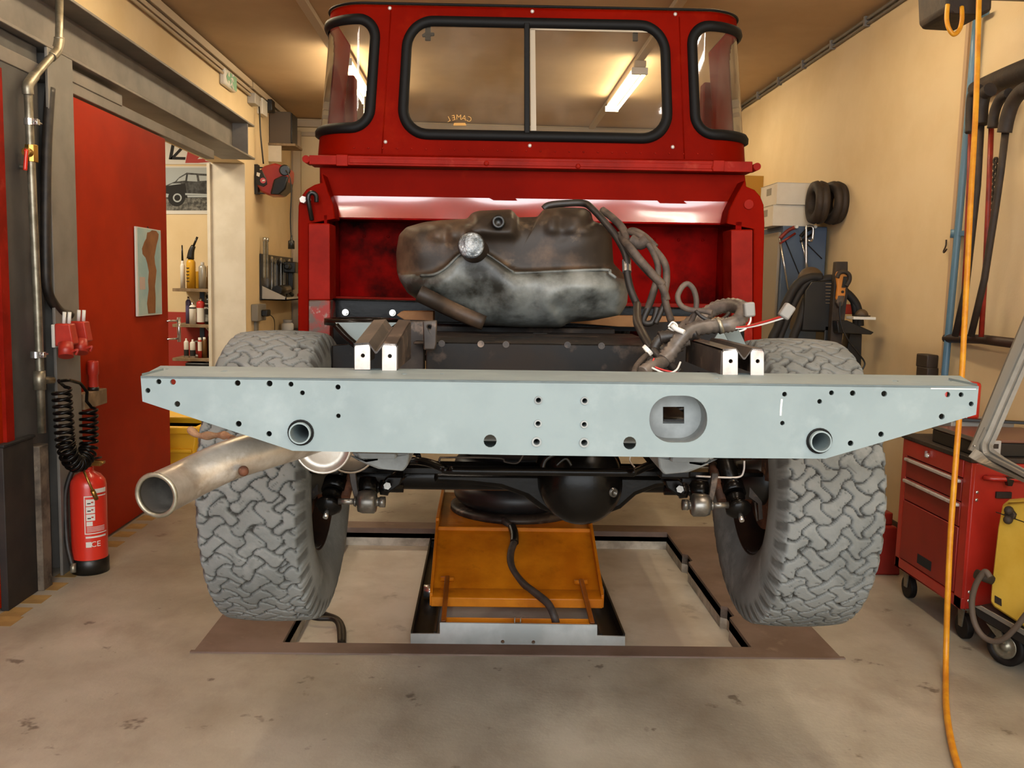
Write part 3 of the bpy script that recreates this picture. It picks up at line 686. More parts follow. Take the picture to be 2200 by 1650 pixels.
stk.prism([onshell(*q, .003) for q in ((976, 265), (1000, 265), (1002, 271), (974, 271))], (0, -.001, 0))
obj('window_sticker', stk, 'gold', cab)
# top gasket
obj('roof_gasket', MB().tube([shell(-SM+2*SM*i/120, zhi+.004, .004) for i in range(121)], .0045, 8, steps=1), 'seal', cab)
# seam ridges, rivets
for s in (A0-.10, -(A0-.10)):
    obj('panel_seam', MB().tube([shell(s, zlo+.01, .000), shell(s, zhi-.02, .000)], .0022, 6, steps=1), 'red', cab)
rv = MB()
for k in range(26): obj('rivet', MB().sphere(shell(-A0+2*A0*k/25, zlo+.028, .001), .0035, 6, 4, (1, .6, 1)), 'redworn', cab)
for px, py in ((829, 306), (1138, 314), (1444, 317), (836, 14), (1144, 21), (1453, 27)):
    obj('shell_bolt', MB().sphere(onshell(px, py, 0), .007, 10, 6, (1, .6, 1)), 'bare', cab)
# door pillars of the open cab, seen through the corner windows
for sx in (-1, 1):
    x = cxm+sx*(Wc-.03)
    obj('cab_pillar', MB().box((x-.035, YC+.62, zlo-.5), (x+.035, YC+.70, zhi-.12)), 'red', cab, bevel=.006)
    obj('door_frame', MB().tube([(x-.02*sx, YC+.95, zlo-.3), (x-.03*sx, YC+.96, zhi-.14)], .008, 8, steps=1), 'chrome', cab)
# simple cab floor/body forward of the bulkhead
obj('cab_side', MB().box((cxm-Wc, YC+.2, zlo-.62), (cxm-Wc+.03, YC+1.5, zlo)), 'red', truck)
obj('cab_side', MB().box((cxm+Wc-.03, YC+.2, zlo-.62), (cxm+Wc, YC+1.5, zlo)), 'red', truck)
obj('cab_floor', MB().box((cxm-Wc+.03, YC+.25, zlo-.62), (cxm+Wc-.03, YC+1.5, zlo-.58)), 'gblack', truck)

# dark frame plates that close the view between the rails
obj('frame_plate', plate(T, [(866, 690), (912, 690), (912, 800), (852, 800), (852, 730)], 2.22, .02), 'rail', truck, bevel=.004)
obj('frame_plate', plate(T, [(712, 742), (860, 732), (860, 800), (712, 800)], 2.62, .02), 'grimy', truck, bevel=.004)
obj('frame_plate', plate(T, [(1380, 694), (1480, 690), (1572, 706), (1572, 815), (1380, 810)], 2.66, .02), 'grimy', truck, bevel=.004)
# the front half of the truck, hidden behind the cab: it shades the floor
obj('engine', MB().box((cxm-.3, YC+1.6, .75), (cxm+.3, YC+2.6, 1.35)), 'grimy', truck, bevel=.03)
obj('bonnet', MB().prism([(cxm-.62, YC+1.5, 1.42), (cxm-.62, YC+2.75, 1.36), (cxm-.62, YC+2.75, 1.28), (cxm-.62, YC+1.5, 1.32)], (1.24, 0, 0)), 'red', truck, bevel=.02)
for sx in (-1, 1): obj('front_wing', MB().prism([(cxm+sx*.62, YC+1.5, .95), (cxm+sx*.62, YC+1.5, 1.40), (cxm+sx*.62, YC+2.8, 1.32), (cxm+sx*.62, YC+2.8, .95), (cxm+sx*.62, YC+2.55, .95), (cxm+sx*.62, YC+2.45, 1.22), (cxm+sx*.62, YC+1.85, 1.22), (cxm+sx*.62, YC+1.75, .95)], (sx*.2, 0, 0)), 'red', truck, bevel=.01)
obj('grille', MB().box((cxm-.62, YC+2.7, .88), (cxm+.62, YC+2.8, 1.36)), 'black', truck, bevel=.02)
obj('front_bumper', MB().box((cxm-.8, YC+2.95, .82), (cxm+.8, YC+3.1, .98)), 'gblack', truck, bevel=.01)
obj('gearbox', MB().box((cxm-.25, YC+.3, .92), (cxm+.3, YC+1.5, 1.12)), 'grimy', truck, bevel=.03)
for sx in (-.42, .42): obj('front_rail', MB().box((cxm+sx-.04, YC+1.3, .90), (cxm+sx+.04, YC+2.9, 1.02)), 'gblack', truck, bevel=.006)
# ---- wheels
YA = 2.64
def tyre_mesh():
    NU = 720; prof = []
    # (x across, radius, zone) from the inner bead over the tread to the other bead; zone 1 = tread, 2 = shoulder
    sw = [(.098, .207), (.112, .222), (.128, .255), (.140, .295), (.143, .330), (.140, .355)]
    sh = [(.1365, .372), (.134, .384), (.131, .394), (.127, .403), (.1225, .4095)]
    half = 30; tr = []
    for k in range(-half, half+1):
        x = .118*k/half; tr.append((x, .4195-.0075*(abs(x)/.118)**2.4))
    prof = [(-x, r, 0) for x, r in sw] + [(-x, r, 2) for x, r in sh] + [(x, r, 1) for x, r in tr] + [(x, r, 2) for x, r in sh[::-1]] + [(x, r, 0) for x, r in sw[::-1]]
    X = np.array([p[0] for p in prof]); Rr = np.array([p[1] for p in prof]); Z = np.array([p[2] for p in prof]); NV = len(prof)
    U = np.arange(NU)/NU
    uu, xx = np.meshgrid(U, X, indexing='ij')
    CELLS = 44; per = 2*PI*.42
    # warped lattice of interlocking blocks
    a = uu*CELLS + .30*np.sin(xx*2*PI/.085) ; bq = xx/.050 + .26*np.sin(2*PI*uu*CELLS + .8)
    f1 = np.full(a.shape, 9.); f2 = np.full(a.shape, 9.)
    ai = np.floor(a).astype(int); bi = np.floor(bq).astype(int)
    for da in (-1, 0, 1, 2):
        for db in (-1, 0, 1, 2):
            i = ai+da; j = bi+db
            h = np.sin((i % CELLS)*12.9898+j*78.233)*43758.5453; h -= np.floor(h)
            g = np.sin((i % CELLS)*39.346+j*11.135)*24634.6345; g -= np.floor(g)
            cx_ = i+.5*(j % 2)+.55*(h-.5); cy_ = j+.5*(g-.5)
            d = np.sqrt(((a-cx_)*.060)**2+((bq-cy_)*.050)**2)
            m = d < f1; f2 = np.where(m, f1, np.minimum(f2, d)); f1 = np.where(m, d, f1)
    edge = f2-f1
    g = np.clip((edge-.0032)/.0035, 0, 1)                     # 0 in a groove, 1 on a block
    sip = np.abs(((a*2.1+bq*.9) % 1)-.5)*.0574; inblk = np.clip((edge-.011)/.004, 0, 1)
    sipe = (sip < .0022)*(np.abs(((bq*1.0+.2*h) % 1)-.5) < .22)*inblk
    zz = np.broadcast_to(Z, a.shape)
    disp = np.where(zz == 1, -(1-g)*.0105-.0025*sipe, 0.)
    # shoulder lugs: alternating raised ribs
    lug = np.clip((np.sin(2*PI*uu*CELLS*1.0+np.sign(xx)*.6+xx*60)+.35)*3, 0, 1)
    shf = np.clip((np.broadcast_to(Rr, a.shape)-.366)/.03, 0, 1)
    disp = np.where(zz == 2, -(1-lug)*.009*shf, disp)
    fine = (np.sin(2*PI*uu*CELLS*4) > .2)
    disp = np.where((zz == 2) & (np.broadcast_to(Rr, a.shape) < .396), disp-.002*fine, disp)
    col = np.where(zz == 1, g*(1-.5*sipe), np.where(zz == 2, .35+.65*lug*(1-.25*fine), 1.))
    rr = np.broadcast_to(Rr, a.shape)+disp; th = uu*2*PI
    V = np.stack([xx, rr*np.cos(th), rr*np.sin(th)], -1).reshape(-1, 3)
    i0 = np.arange(NU)[:, None]*NV; i1 = ((np.arange(NU)+1) % NU)[:, None]*NV; k = np.arange(NV-1)[None]
    Fq = np.stack([i0+k, i0+k+1, i1+k+1, i1+k], -1).reshape(-1, 4)
    me = bpy.data.meshes.new('tyre'); me.vertices.add(len(V)); me.vertices.foreach_set('co', V.ravel().astype(np.float32))
    me.loops.add(Fq.size); me.loops.foreach_set('vertex_index', Fq.ravel().astype(np.int32))
    me.polygons.add(len(Fq)); me.polygons.foreach_set('loop_start', np.arange(0, Fq.size, 4, dtype=np.int32))
    me.update(calc_edges=True); me.polygons.foreach_set('use_smooth', np.ones(len(Fq), dtype=bool))
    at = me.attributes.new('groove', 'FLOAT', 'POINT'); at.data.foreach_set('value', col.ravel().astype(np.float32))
    me.materials.append(M['rubber']); me.update(); return me
tyre_me = tyre_mesh()
def wheel(px_c, sgn, zc):
    # sgn +1: outside toward +x
    x0 = px_c; c = Vector((x0, YA, zc))
    w = bpy.data.objects.new('wheel', None); C.objects.link(w); w.parent = truck; w.location = c; ORIGIN[w.name] = Vector()
    ty = bpy.data.objects.new('tyre', tyre_me); C.objects.link(ty); ty.parent = w; ty.rotation_euler = (.37 if sgn > 0 else 1.9, 0, 0 if sgn > 0 else PI)
    s = sgn
    obj('rim', MB().lathe([(.212, -.108), (.203, -.100), (.196, -.08), (.185, -.03), (.183, .05), (.19, .075), (.19, .085), (.12, .07), (.05, .055), (0, .055)], (0, 0, 0), (s, 0, 0), 48), 'rim', w, normals=False)
    obj('bead_ring', MB().tube([(-s*.104, .222*math.cos(t), .222*math.sin(t)) for t in np.linspace(0, 2*PI, 49)[:-1]], .007, 8, steps=1, closed=True), 'rim', w)
    obj('brake_disc', MB().lathe([(.06, -.07), (.145, -.07), (.145, -.05), (.06, -.05)], (0, 0, 0), (s, 0, 0), 40), 'rust', w)
    # bent dust shield inside the rim
    ds = MB(); N_ = 18
    for i in range(N_):
        a0 = math.radians(-60+230*i/N_); a1 = math.radians(-60+230*(i+1)/N_)
        ds.add([(-s*.085, .07*math.cos(a0), .07*math.sin(a0)), (-s*.095, .158*math.cos(a0), .158*math.sin(a0)), (-s*.095, .158*math.cos(a1), .158*math.sin(a1)), (-s*.085, .07*math.cos(a1), .07*math.sin(a1))], [(0, 1, 2, 3)])
    obj('dust_shield', ds, 'rust', w, normals=False)
    obj('hub', MB().lathe([(.0, -.15), (.055, -.15), (.06, -.10), (.075, -.09), (.075, -.02), (0, -.02)], (0, 0, 0), (s, 0, 0), 24), 'black', w)
    obj('caliper', MB().box((-s*.10 if s > 0 else .02, -.15, .03), (-s*.02 if s > 0 else .10, -.07, .15)), 'rust', w, bevel=.012)
    return w
cl = (T.hit(415, 1100, y=YA-.41).x + T.hit(641, 1100, y=YA-.41).x)/2; crx = (T.hit(1692, 1110, y=YA-.41).x + T.hit(1905, 1110, y=YA-.41).x)/2
zl = (T.hit(560, 718, y=YA).z + T.hit(540, 1305, y=YA).z)/2; zr = (T.hit(1745, 738, y=YA).z + T.hit(1780, 1317, y=YA).z)/2
print('WHEEL', cl, crx, zl, zr, (T.hit(560, 718, y=YA).z - T.hit(540, 1305, y=YA).z)/2, crx-cl)
wheel(cl, -1, zl); wheel(crx, 1, zr); YA += 2.79; wheel(cl+.02, -1, zl); wheel(crx-.02, 1, zr); YA -= 2.79
zA = (zl+zr)/2
# ---- rear axle
ax = obj('rear_axle', MB().tube([(cl+.1, YA, zl), (cl+.45, YA, zl), (crx-.45, YA, zr), (crx-.1, YA, zr)], .042, 20, steps=3), 'gblack', truck)
dc = T.hit(1249, 1038, y=YA-.1)
dif = obj('differential', MB().lathe([(.0, .175), (.06, .168), (.095, .150), (.115, .115), (.122, .06), (.124, .015), (.130, .012), (.131, .0), (.131, -.012), (.12, -.02), (.11, -.12), (.06, -.2), (0, -.2)], (dc.x, YA-.0, dc.z), (dc.x, YA-1.0, dc.z-.02), 48), 'gblack', ax)
pl = T.hit(1307, 1055, y=YA-.155); obj('filler_plug', MB().lathe([(0, .034), (.006, .034), (.007, .04), (.013, .04), (.014, .022), (.021, .019), (.024, -.02)], (pl.x, YA-.125, pl.z), (pl.x+.45, YA-1.125, pl.z-.1), 20), 'dmetal', ax)
obj('axle_flare', plate(T, [(930, 1014), (930, 1040), (1010, 1043), (1075, 1050), (1125, 1068), (1160, 1095), (1250, 1128), (1335, 1095), (1368, 1066), (1410, 1050), (1470, 1044), (1470, 1022)], YA-.05, .10), 'gblack', ax, bevel=.02)
# flat ribs / pressings above the axle tube
obj('axle_bracket', MB().prism(T.path([(700, 1003, 2.5), (1640, 1016, 2.5), (1640, 1025, 2.5), (1360, 1023, 2.5), (1000, 1019, 2.5), (700, 1014, 2.5)]), (0, .05, 0)), 'gblack', ax, bevel=.003)
# ---- anti-roll bar, bushes, links, dampers, springs
bar = T.path([(880, 990, 2.34), (905, 991, 2.33), (930, 997, 2.28), (955, 1007, 2.25), (975, 1011, 2.25), (1160, 1013, 2.25), (1340, 1015, 2.25), (1362, 1014, 2.25), (1395, 1000, 2.3), (1435, 992, 2.36)])
arb = obj('anti_roll_bar', MB().tube(bar, .0105, 12, steps=4), 'gblack', truck)
obj('brake_line', MB().tube(T.path([(945, 1000, 2.4), (945, 985, 2.4), (960, 983, 2.4), (1070, 984, 2.4), (1085, 992, 2.4), (1112, 994, 2.4), (1125, 975, 2.4)]), .003, 6), 'rail', truck)
obj('brake_line', MB().tube(T.path([(1356, 975, 2.35), (1353, 990, 2.35), (1363, 1003, 2.3)]), .002, 6), 'white', truck)
obj('brake_line', MB().tube(T.path([(1495, 1023, 2.4), (1560, 1026, 2.4), (1590, 1024, 2.4), (1598, 1010, 2.4), (1599, 990, 2.4)]), .003, 6), 'bare', truck)
obj('prop_hose', MB().tube(T.path([(1165, 1010, 2.4), (1172, 988, 2.4), (1195, 975, 2.4), (1225, 972, 2.4)]), .006, 8).tube(T.path([(1195, 1000, 2.4), (1215, 985, 2.4), (1228, 1000, 2.4)]), .004, 8), 'black', truck)
for flip in (0, 1):
    f = (lambda px, py, y: T.hit(px, py, y=y)) if not flip else (lambda px, py, y: T.hit(2293-px, py+7, y=y))
    s = -1 if flip else 1
    a = f(790, 1078, 2.3)
    ln = obj('drop_link', MB().prism([f(*q, 2.335) for q in ((749, 1010), (763, 1010), (768, 1050), (775, 1080), (766, 1088), (758, 1060), (752, 1035))], (0, .012, 0)), 'rail', truck, bevel=.002)
    obj('link_bush', MB().lathe([(0, -.035), (.012, -.035), (.014, -.030), (.006, -.028), (.006, -.024), (.026, -.024), (.03, -.012), (.03, .016), (.025, .022), (.012, .022), (.012, .03), (.014, .031), (.014, .045), (0, .045)], a, a+Vector((s*1, 0, 0)), 20), 'dmetal', ln, smooth_angle=None)
    obj('link_bolt', MB().cyl(a-Vector((s*.075, 0, 0)), a-Vector((s*.03, 0, 0)), .008, 8), 'dmetal', ln)
    b = f(806, 1047, 2.38)
    bs = obj('arm_bush', MB().lathe([(0, -.04), (.028, -.04), (.03, -.02), (.028, 0), (.017, .006), (.012, .012), (.02, .014), (.022, .034), (.013, .038), (.013, .075), (0, .075)], b, b+Vector((s, 0, 0)), 18), 'gblack', truck)
    obj('arm_bracket', MB().prism([f(*q, 2.36) for q in ((824, 1032), (830, 1026), (866, 1026), (860, 1042), (834, 1061), (827, 1054))], (0, .03, 0)), 'gblack', bs, bevel=.004)
    obj('bush_nut', MB().cyl(f(832, 1044, 2.35), f(832, 1044, 2.33), .010, 6, smooth=False), 'dmetal', bs)
    d0, d1 = f(722, 1034, 2.42), f(703, 1098, 2.34)
    dm = obj('shock_absorber', MB().tube([d0+(d0-d1)*1.5, d0], .026, 16, steps=1).tube([d0, d0.lerp(d1, .35)], .032, 16, steps=1).lathe([(0, 0), (.02, 0), (.028, .008), (.034, .014), (.034, .022), (.024, .03), (.02, .045), (.026, .05), (.026, .06), (0, .06)], d1, d1+(d0-d1).normalized(), 16), 'gblack', truck)
    obj('damper_stud', MB().cyl(d1, d1+(d1-d0).normalized()*.022, .0065, 10), 'chrome', dm)
    obj('trailing_arm', MB().tube([f(742, 1070, 2.38), f(758, 1010, 2.45), f(762, 985, 2.6)], .013, 8, steps=1), 'rust', truck)
    obj('brake_bracket', MB().prism([f(*q, 2.44) for q in ((682, 1040), (684, 1060), (664, 1075), (655, 1075), (658, 1068))], (0, .004, 0)).prism([f(*q, 2.44) for q in ((656, 1075), (664, 1075), (662, 1110), (654, 1108))], (0, .004, 0)).tube([f(671, 1072, 2.43), f(666, 1112, 2.42)], .003, 6, steps=1), 'rail', truck)
    obj('radius_arm', MB().tube([f(842, 1036, 2.42), f(858, 1020, 2.5), f(880, 1005, 2.75)], .018, 10, steps=1), 'gblack', truck)
    # light grey frame gussets hanging below the crossmember ends
    obj('frame_gusset', MB().prism([f(*q, 1.80) for q in ((755, 972), (880, 974), (876, 1000), (866, 1013), (812, 1008), (786, 998), (768, 990))], (0, .16, 0)).prism([f(*q, 1.785) for q in ((764, 973), (852, 975), (852, 986), (772, 986))], (0, .02, 0)), 'primer2', truck, bevel=.004)
# coil springs stand between axle and frame
for x, z0 in ((cl+.33, zl), (crx-.33, zr)):
    obj('coil_spring', MB().tube([(x+.062*math.cos(t), YA+.02+.062*math.sin(t), z0+.05+.26*t/(2*PI*6)) for t in np.linspace(0, 2*PI*6, 120)], .008, 8, steps=1), 'gblack', truck)
# near-black boxes added forward of the axle to paint the underside's shade
obj('belly_dark_filler', MB().box((-.42, 2.75, .86), (.55, 2.79, 1.02)).box((-.3, 3.0, .82), (.5, 3.6, .9)), 'gap', truck)
# ---- exhaust: silencer and turned-out tail pipe
sc0 = T.hit(699, 952, y=1.98)
sil = obj('silencer', MB().lathe([(0, .012), (.040, .004), (.052, .010), (.056, 0), (.060, -.006), (.063, 0), (.063, .03), (.060, .035), (.060, .4), (0, .4)], (sc0.x, 1.95, sc0.z), (sc0.x, 2.95, sc0.z), 40), 'pipe', truck)
sc1 = T.hit(752, 962, y=2.12); obj('silencer_band', MB().lathe([(.058, 0), (.062, 0), (.062, .02), (.058, .02)], (sc1.x, 2.12, sc1.z), (sc1.x, 3.12, sc1.z), 32).lathe([(0, .01), (.058, .01), (.058, .3)], (sc1.x, 2.12, sc1.z), (sc1.x, 3.12, sc1.z), 32), 'pipe', sil)
tp = T.path([(760, 900, 2.05), (700, 925, 1.93), (640, 945, 1.83), (560, 968, 1.75), (490, 990, 1.70), (430, 1017, 1.66), (385, 1040, 1.62), (336, 1064, 1.55)])
tpipe = MB(); tpipe.tube(tp, .0385, 28, steps=8, caps=False)
tl = obj('tail_pipe', tpipe, 'pipe', truck, normals=False)
dirv = (tp[-1]-tp[-2]).normalized()
obj('pipe_bore', MB().tube(tp[-4:], .0335, 24, steps=8, caps=False), 'pipein', tl, normals=False)
obj('pipe_lip', MB().lathe([(.032, -.003), (.0335, .003), (.0385, .004), (.041, 0), (.0385, -.004), (.032, -.003)], tp[-1], tp[-1]+dirv, 32), 'galv', tl)
obj('weld_nub', MB().sphere(T.hit(523, 1012, y=1.665), .010, 10, 8), 'rust', tl)
obj('exhaust_hanger', MB().tube(T.path([(408, 922, 1.96), (425, 935, 1.94), (450, 936, 1.93), (475, 935, 1.92), (490, 937, 1.9), (503, 946, 1.84)]), lambda t: .0075+.002*math.sin(t*21), 8, steps=6), mat('rusty_rag', '#8a6a4e', .8, c2='#a98463', scale=30, bump=.5, bscale=60), tl)
# ================================================================== FUEL TANK resting on a plank across the frame
YT = 2.74
tc_px = [(852.7,583.6),(851,543),(857,505),(873,488),(911,477),(946,473),(985,471),(1004,470),(1013,458),(1027,453),(1097,450),(1106,458),(1112,467),(1155,466),(1161,458),(1167,450),(1202,445),(1256,447),(1270,456),(1274,475),(1297,482),(1314,502),(1318,566),(1340,589),(1348,613),(1346,653),(1332,677),(1276,688),(1222,693),(1207,703),(1187,704),(1120,703),(1056,700),(1036,701),(960,678),(911,653),(876,630),(858,601)]
cont = [W.hit(a, b, y=YT) for a, b in tc_px]; cen = W.hit(1095, 580, y=YT)
# dense contour by angle
def dense(pts, n):
    d = [0]
    for i in range(len(pts)): d.append(d[-1]+(pts[(i+1) % len(pts)]-pts[i]).length)
    out = []
    for k in range(n):
        t = k/n*d[-1]; i = max(j for j in range(len(pts)) if d[j] <= t+1e-9); out.append(pts[i].lerp(pts[(i+1) % len(pts)], (t-d[i])/(d[i+1]-d[i])))
    for _ in range(1): out = [(out[i-1]+out[i]*2+out[(i+1) % n])/4 for i in range(n)]
    return out
ND = 300; dc_ = dense(cont, ND)
seam_px = [(840, 588), (905, 592), (935, 590), (960, 576), (990, 548), (1013, 540), (1040, 545), (1068, 562), (1100, 584), (1115, 587), (1290, 580), (1305, 588), (1318, 597), (1360, 600)]
seam = [W.hit(a, b, y=YT) for a, b in seam_px]
def seam_z(x):
    for a, b in zip(seam, seam[1:]):
        if a.x <= x <= b.x: return a.z+(b.z-a.z)*(x-a.x)/(b.x-a.x)
    return seam[0].z if x < seam[0].x else seam[-1].z
gx = lambda px, py: W.hit(px, py, y=YT)
bumps = [(gx(1020, 500), .10, .06, .02), (gx(1070, 480), .05, .03, -.022), (gx(1090, 650), .06, .045, .022), (gx(1180, 650), .045, .04, .03), (gx(1190, 655), .02, .02, -.02), (gx(1000, 610), .10, .03, .016), (gx(1260, 620), .09, .03, .018), (gx(1200, 480), .02, .04, -.018), (gx(900, 540), .05, .06, .014), (gx(1240, 520), .08, .05, .012), (gx(960, 505), .012, .03, -.012)]
humps = [(gx(1008, 490).x, gx(1106, 490).x, gx(1050, 512).z, .035), (gx(1168, 490).x, gx(1262, 490).x, gx(1200, 505).z, .02), (gx(930, 490).x, gx(990, 490).x, gx(950, 520).z, .016)]
def tank_y(p, t):
    e = max(0, 1-t**5); y = YT - .115*e**.5
    d = p.z-seam_z(p.x); low = 1/(1+math.exp(d/.004))
    dd = -d
    y -= low*.038*e**.3*math.exp(-((dd-.035)/.06)**2) + low*.012*e
    for c, sx, sz, a in bumps: y -= a*math.exp(-((p.x-c.x)/sx)**2-((p.z-c.z)/sz)**2)*min(1, e*2)
    for xa_, xb_, zb_h, a in humps:
        y -= a*min(1, e*1.6)/((1+math.exp(-(p.x-xa_)/.006))*(1+math.exp((p.x-xb_)/.006))*(1+math.exp(-(p.z-zb_h)/.006)))
    return y
mb = MB(); NR = 60
for j in range(NR+1):
    t = (j/NR)**.8
    for p in dc_:
        q = cen.lerp(p, t); mb.v.append((q.x, tank_y(q, t), q.z))
for j in range(NR):
    for i in range(ND): a, b = j*ND+i, j*ND+(i+1) % ND; mb.f.append((a, b, b+ND, a+ND)); mb.mi.append(0); mb.sm.append(True)
b0 = len(mb.v)-ND
for k, (dy, sc_) in enumerate(((.05, 1.0), (.16, 1.0), (.26, .99), (.30, .96), (.32, .90), (.325, .5))):
    for p in dc_: q = cen.lerp(p, sc_); mb.v.append((q.x, YT+dy, q.z))
    for i in range(ND): a, b = b0+k*ND+i, b0+k*ND+(i+1) % ND; mb.f.append((a, b, b+ND, a+ND)); mb.mi.append(0); mb.sm.append(True)
for k, f in enumerate(mb.f):
    zc = sum(mb.v[i][2] for i in f)/4; xc = sum(mb.v[i][0] for i in f)/4
    mb.mi[k] = 1 if zc < seam_z(xc) else 0
tank = thing('fuel_tank', 'dusty black plastic fuel tank with a taped filler neck, lying loose on the truck frame', 'fuel tank', (cen.x, YT, min(p.z for p in cont)))
obj('tank_body', mb, ['tank', 'tank2'], tank)
def on_tank(px, py, o=-.004):
    p = W.hit(px, py, y=YT-.10)
    t = min(.97, max(1e-3, (Vector((p.x, 0, p.z))-Vector((cen.x, 0, cen.z))).length/.33)); return Vector((p.x, min(tank_y(p, t*.8), YT-.02)+o, p.z))
obj('weld_seam', MB().tube([on_tank(a, b, -.003) for a, b in seam_px[1:-1]], .0045, 8, steps=5), 'tank2', tank)
ne = W.hit(1012, 527, y=YT-.24); nb = Vector((ne.x+.020, YT-.03, ne.z-.022))
nk = obj('filler_neck', MB().lathe([(.052, 0), (.044, .05), (.0385, .10), (.0375, .205), (.036, .212)], nb, ne, 28).cyl(nb, nb.lerp(ne, .99), .035, 24), 'tank', tank)
obj('silver_tape_cover', MB().lathe([(0, .006), (.03, .004), (.0355, 0), (.037, -.008)], ne, ne+(ne-nb).normalized(), 24), 'foil', nk)
so = on_tank(1070, 480, -.012); obj('sender_port', MB().lathe([(.020, -.03), (.020, .008), (.012, .012), (.010, .004), (0, .004)], so, so+Vector((0, -1, 0)), 16), 'black', tank)
obj('side_channel', MB().tube([on_tank(905, 630, -.012), on_tank(925, 640, -.016), on_tank(980, 668, -.018), on_tank(1040, 693, -.014)], lambda t: .025-.003*t, 12, steps=5), 'tank', tank)
# hoses bundled over the tank and down its end
hz = [(1168, 449, 2.74), (1180, 441, 2.74), (1215, 437, 2.74), (1255, 437, 2.73), (1275, 451, 2.70), (1300, 478, 2.67), (1325, 510, 2.64), (1345, 550, 2.60), (1348, 590, 2.58), (1356, 625, 2.56), (1369, 655, 2.54)]
obj('breather_hose', MB().tube(W.path(hz), .0105, 10), 'bhose', tank)
for nm, r, pts in (('fuel_hose', .011, [(1295, 452, 2.74), (1318, 470, 2.68), (1340, 495, 2.63), (1352, 535, 2.58), (1385, 575, 2.55), (1420, 612, 2.52), (1432, 645, 2.52)]),
    ('fuel_hose', .0115, [(1330, 505, 2.66), (1352, 530, 2.56), (1378, 562, 2.54), (1408, 596, 2.52), (1424, 612, 2.52)]),
    ('fuel_hose', .009, [(1350, 498, 2.62), (1376, 507, 2.58), (1402, 540, 2.56), (1414, 580, 2.54), (1402, 630, 2.53), (1385, 680, 2.55)]),
    ('fuel_hose', .010, [(1382, 518, 2.6), (1405, 535, 2.57), (1428, 566, 2.54), (1432, 600, 2.53), (1428, 640, 2.52), (1442, 690, 2.52)]),
    ('fuel_hose', .0075, [(1348, 498, 2.64), (1362, 494, 2.62), (1385, 506, 2.6), (1410, 530, 2.58)]),
    ('fuel_hose', .009, [(1412, 605, 2.54), (1398, 650, 2.54), (1382, 690, 2.54), (1402, 692, 2.54), (1412, 660, 2.54)]),
    ('fuel_hose', .008, [(1432, 640, 2.53), (1420, 670, 2.53), (1408, 695, 2.53)])):
    obj(nm, MB().tube(W.path(pts), r, 10), 'hose' if pts[0][1] < 600 else 'bhose', tank)
obj('hose_joint', MB().box((0, 0, 0), (.001, .001, .001)).cyl(W.hit(1372, 520, y=2.58), W.hit(1392, 508, y=2.58), .018, 12).cyl(W.hit(1300, 455, y=2.72), W.hit(1318, 470, y=2.70), .014, 10), 'hose', tank) if False else obj('hose_joint', MB().tube(W.path([(1355, 515, 2.59), (1375, 524, 2.58), (1392, 512, 2.57)]), .017, 12), 'hose', tank)
obj('hose_clip', MB().ring(W.hit(1346, 560, y=2.60), W.hit(1347, 585, y=2.58), .013, .009, 12), 'chrome', tank)
# planks under the tank
a = W.hit(858, 668, y=2.92); b = W.hit(930, 690, y=2.92)
single('wood_block', MB().prism([W.hit(*q, y=2.9) for q in ((852, 677), (862, 669), (931, 669), (931, 689), (868, 687))], (0, .09, 0)), 'wood', 'short fresh sawn wood block propping the tank at its filler side', 'wood block', bevel=.002)
single('wood_plank', MB().prism([W.hit(*q, y=3.14) for q in ((1225, 684), (1330, 678), (1550, 682), (1550, 706), (1330, 702), (1225, 694))], (0, .06, 0)), 'wood', 'light wooden plank laid across the frame under the hose end of the tank', 'plank', bevel=.002)
single('wood_rest', MB().box((W.hit(935, 690, y=2.8).x, 2.78, W.hit(1100, 706, y=2.8).z-.02), (W.hit(1320, 690, y=2.8).x, 2.9, W.hit(1100, 702, y=2.8).z)), 'grimy', 'dark grimy bar directly beneath the belly of the fuel tank', 'support bar', bevel=.003)
# ================================================================== WIRING HARNESS lying on the frame end
wl = W.hit(1480, 720, y=2.1)
har = thing('wiring_harness', 'tangled corrugated wiring loom with loose grey connectors lying on the frame end', 'wiring', (wl.x, 2.1, wl.z-.1))
YH = 2.05
def loom(pts, r, m='conduit', rib=.006, nm='loom_tube'): return obj(nm, MB().tube(W.path(pts), r, 12, rib=rib), m, har)
loom([(1369, 655, 2.30), (1369, 690, 2.2), (1378, 712, 2.15), (1390, 735, 2.1), (1400, 755, 2.08)], .0105, 'bhose', 0, 'taped_loom')
loom([(1516, 690, 2.1), (1498, 686, 2.1), (1470, 706, 2.08), (1450, 728, 2.06), (1425, 760, 2.04)], .0175)
loom([(1515, 676, 2.15), (1540, 661, 2.13), (1570, 656, 2.1), (1592, 661, 2.06), (1597, 672, 2.04), (1585, 690, 2.03), (1566, 698, 2.02), (1540, 700, 2.02), (1500, 705, 2.01), (1470, 718, 2.0), (1440, 758, 1.99), (1425, 775, 1.98)], .018)
loom([(1415, 726, 2.03), (1440, 722, 2.03), (1465, 722, 2.02), (1500, 714, 2.0)], .0155, 'bhose', .008)
loom([(1404, 752, 2.03), (1412, 735, 2.03), (1425, 722, 2.03)], .012, 'bhose', .008)
loom([(1402, 752, 2.02), (1420, 770, 2.0), (1440, 785, 1.98), (1462, 802, 1.95)], .010, 'bhose', .006)
loom([(1462, 740, 2.04), (1440, 752, 2.03), (1425, 770, 2.02), (1460, 735, 2.02), (1478, 728, 2.02)], .017)
loom([(1380, 800, 1.93), (1400, 786, 1.95), (1420, 780, 1.97), (1440, 770, 2.0)], .015)
loom([(1362, 801, 1.9), (1368, 785, 1.95), (1385, 766, 2.0), (1402, 755, 2.03)], .006, 'hose', 0, 'branch_cable')
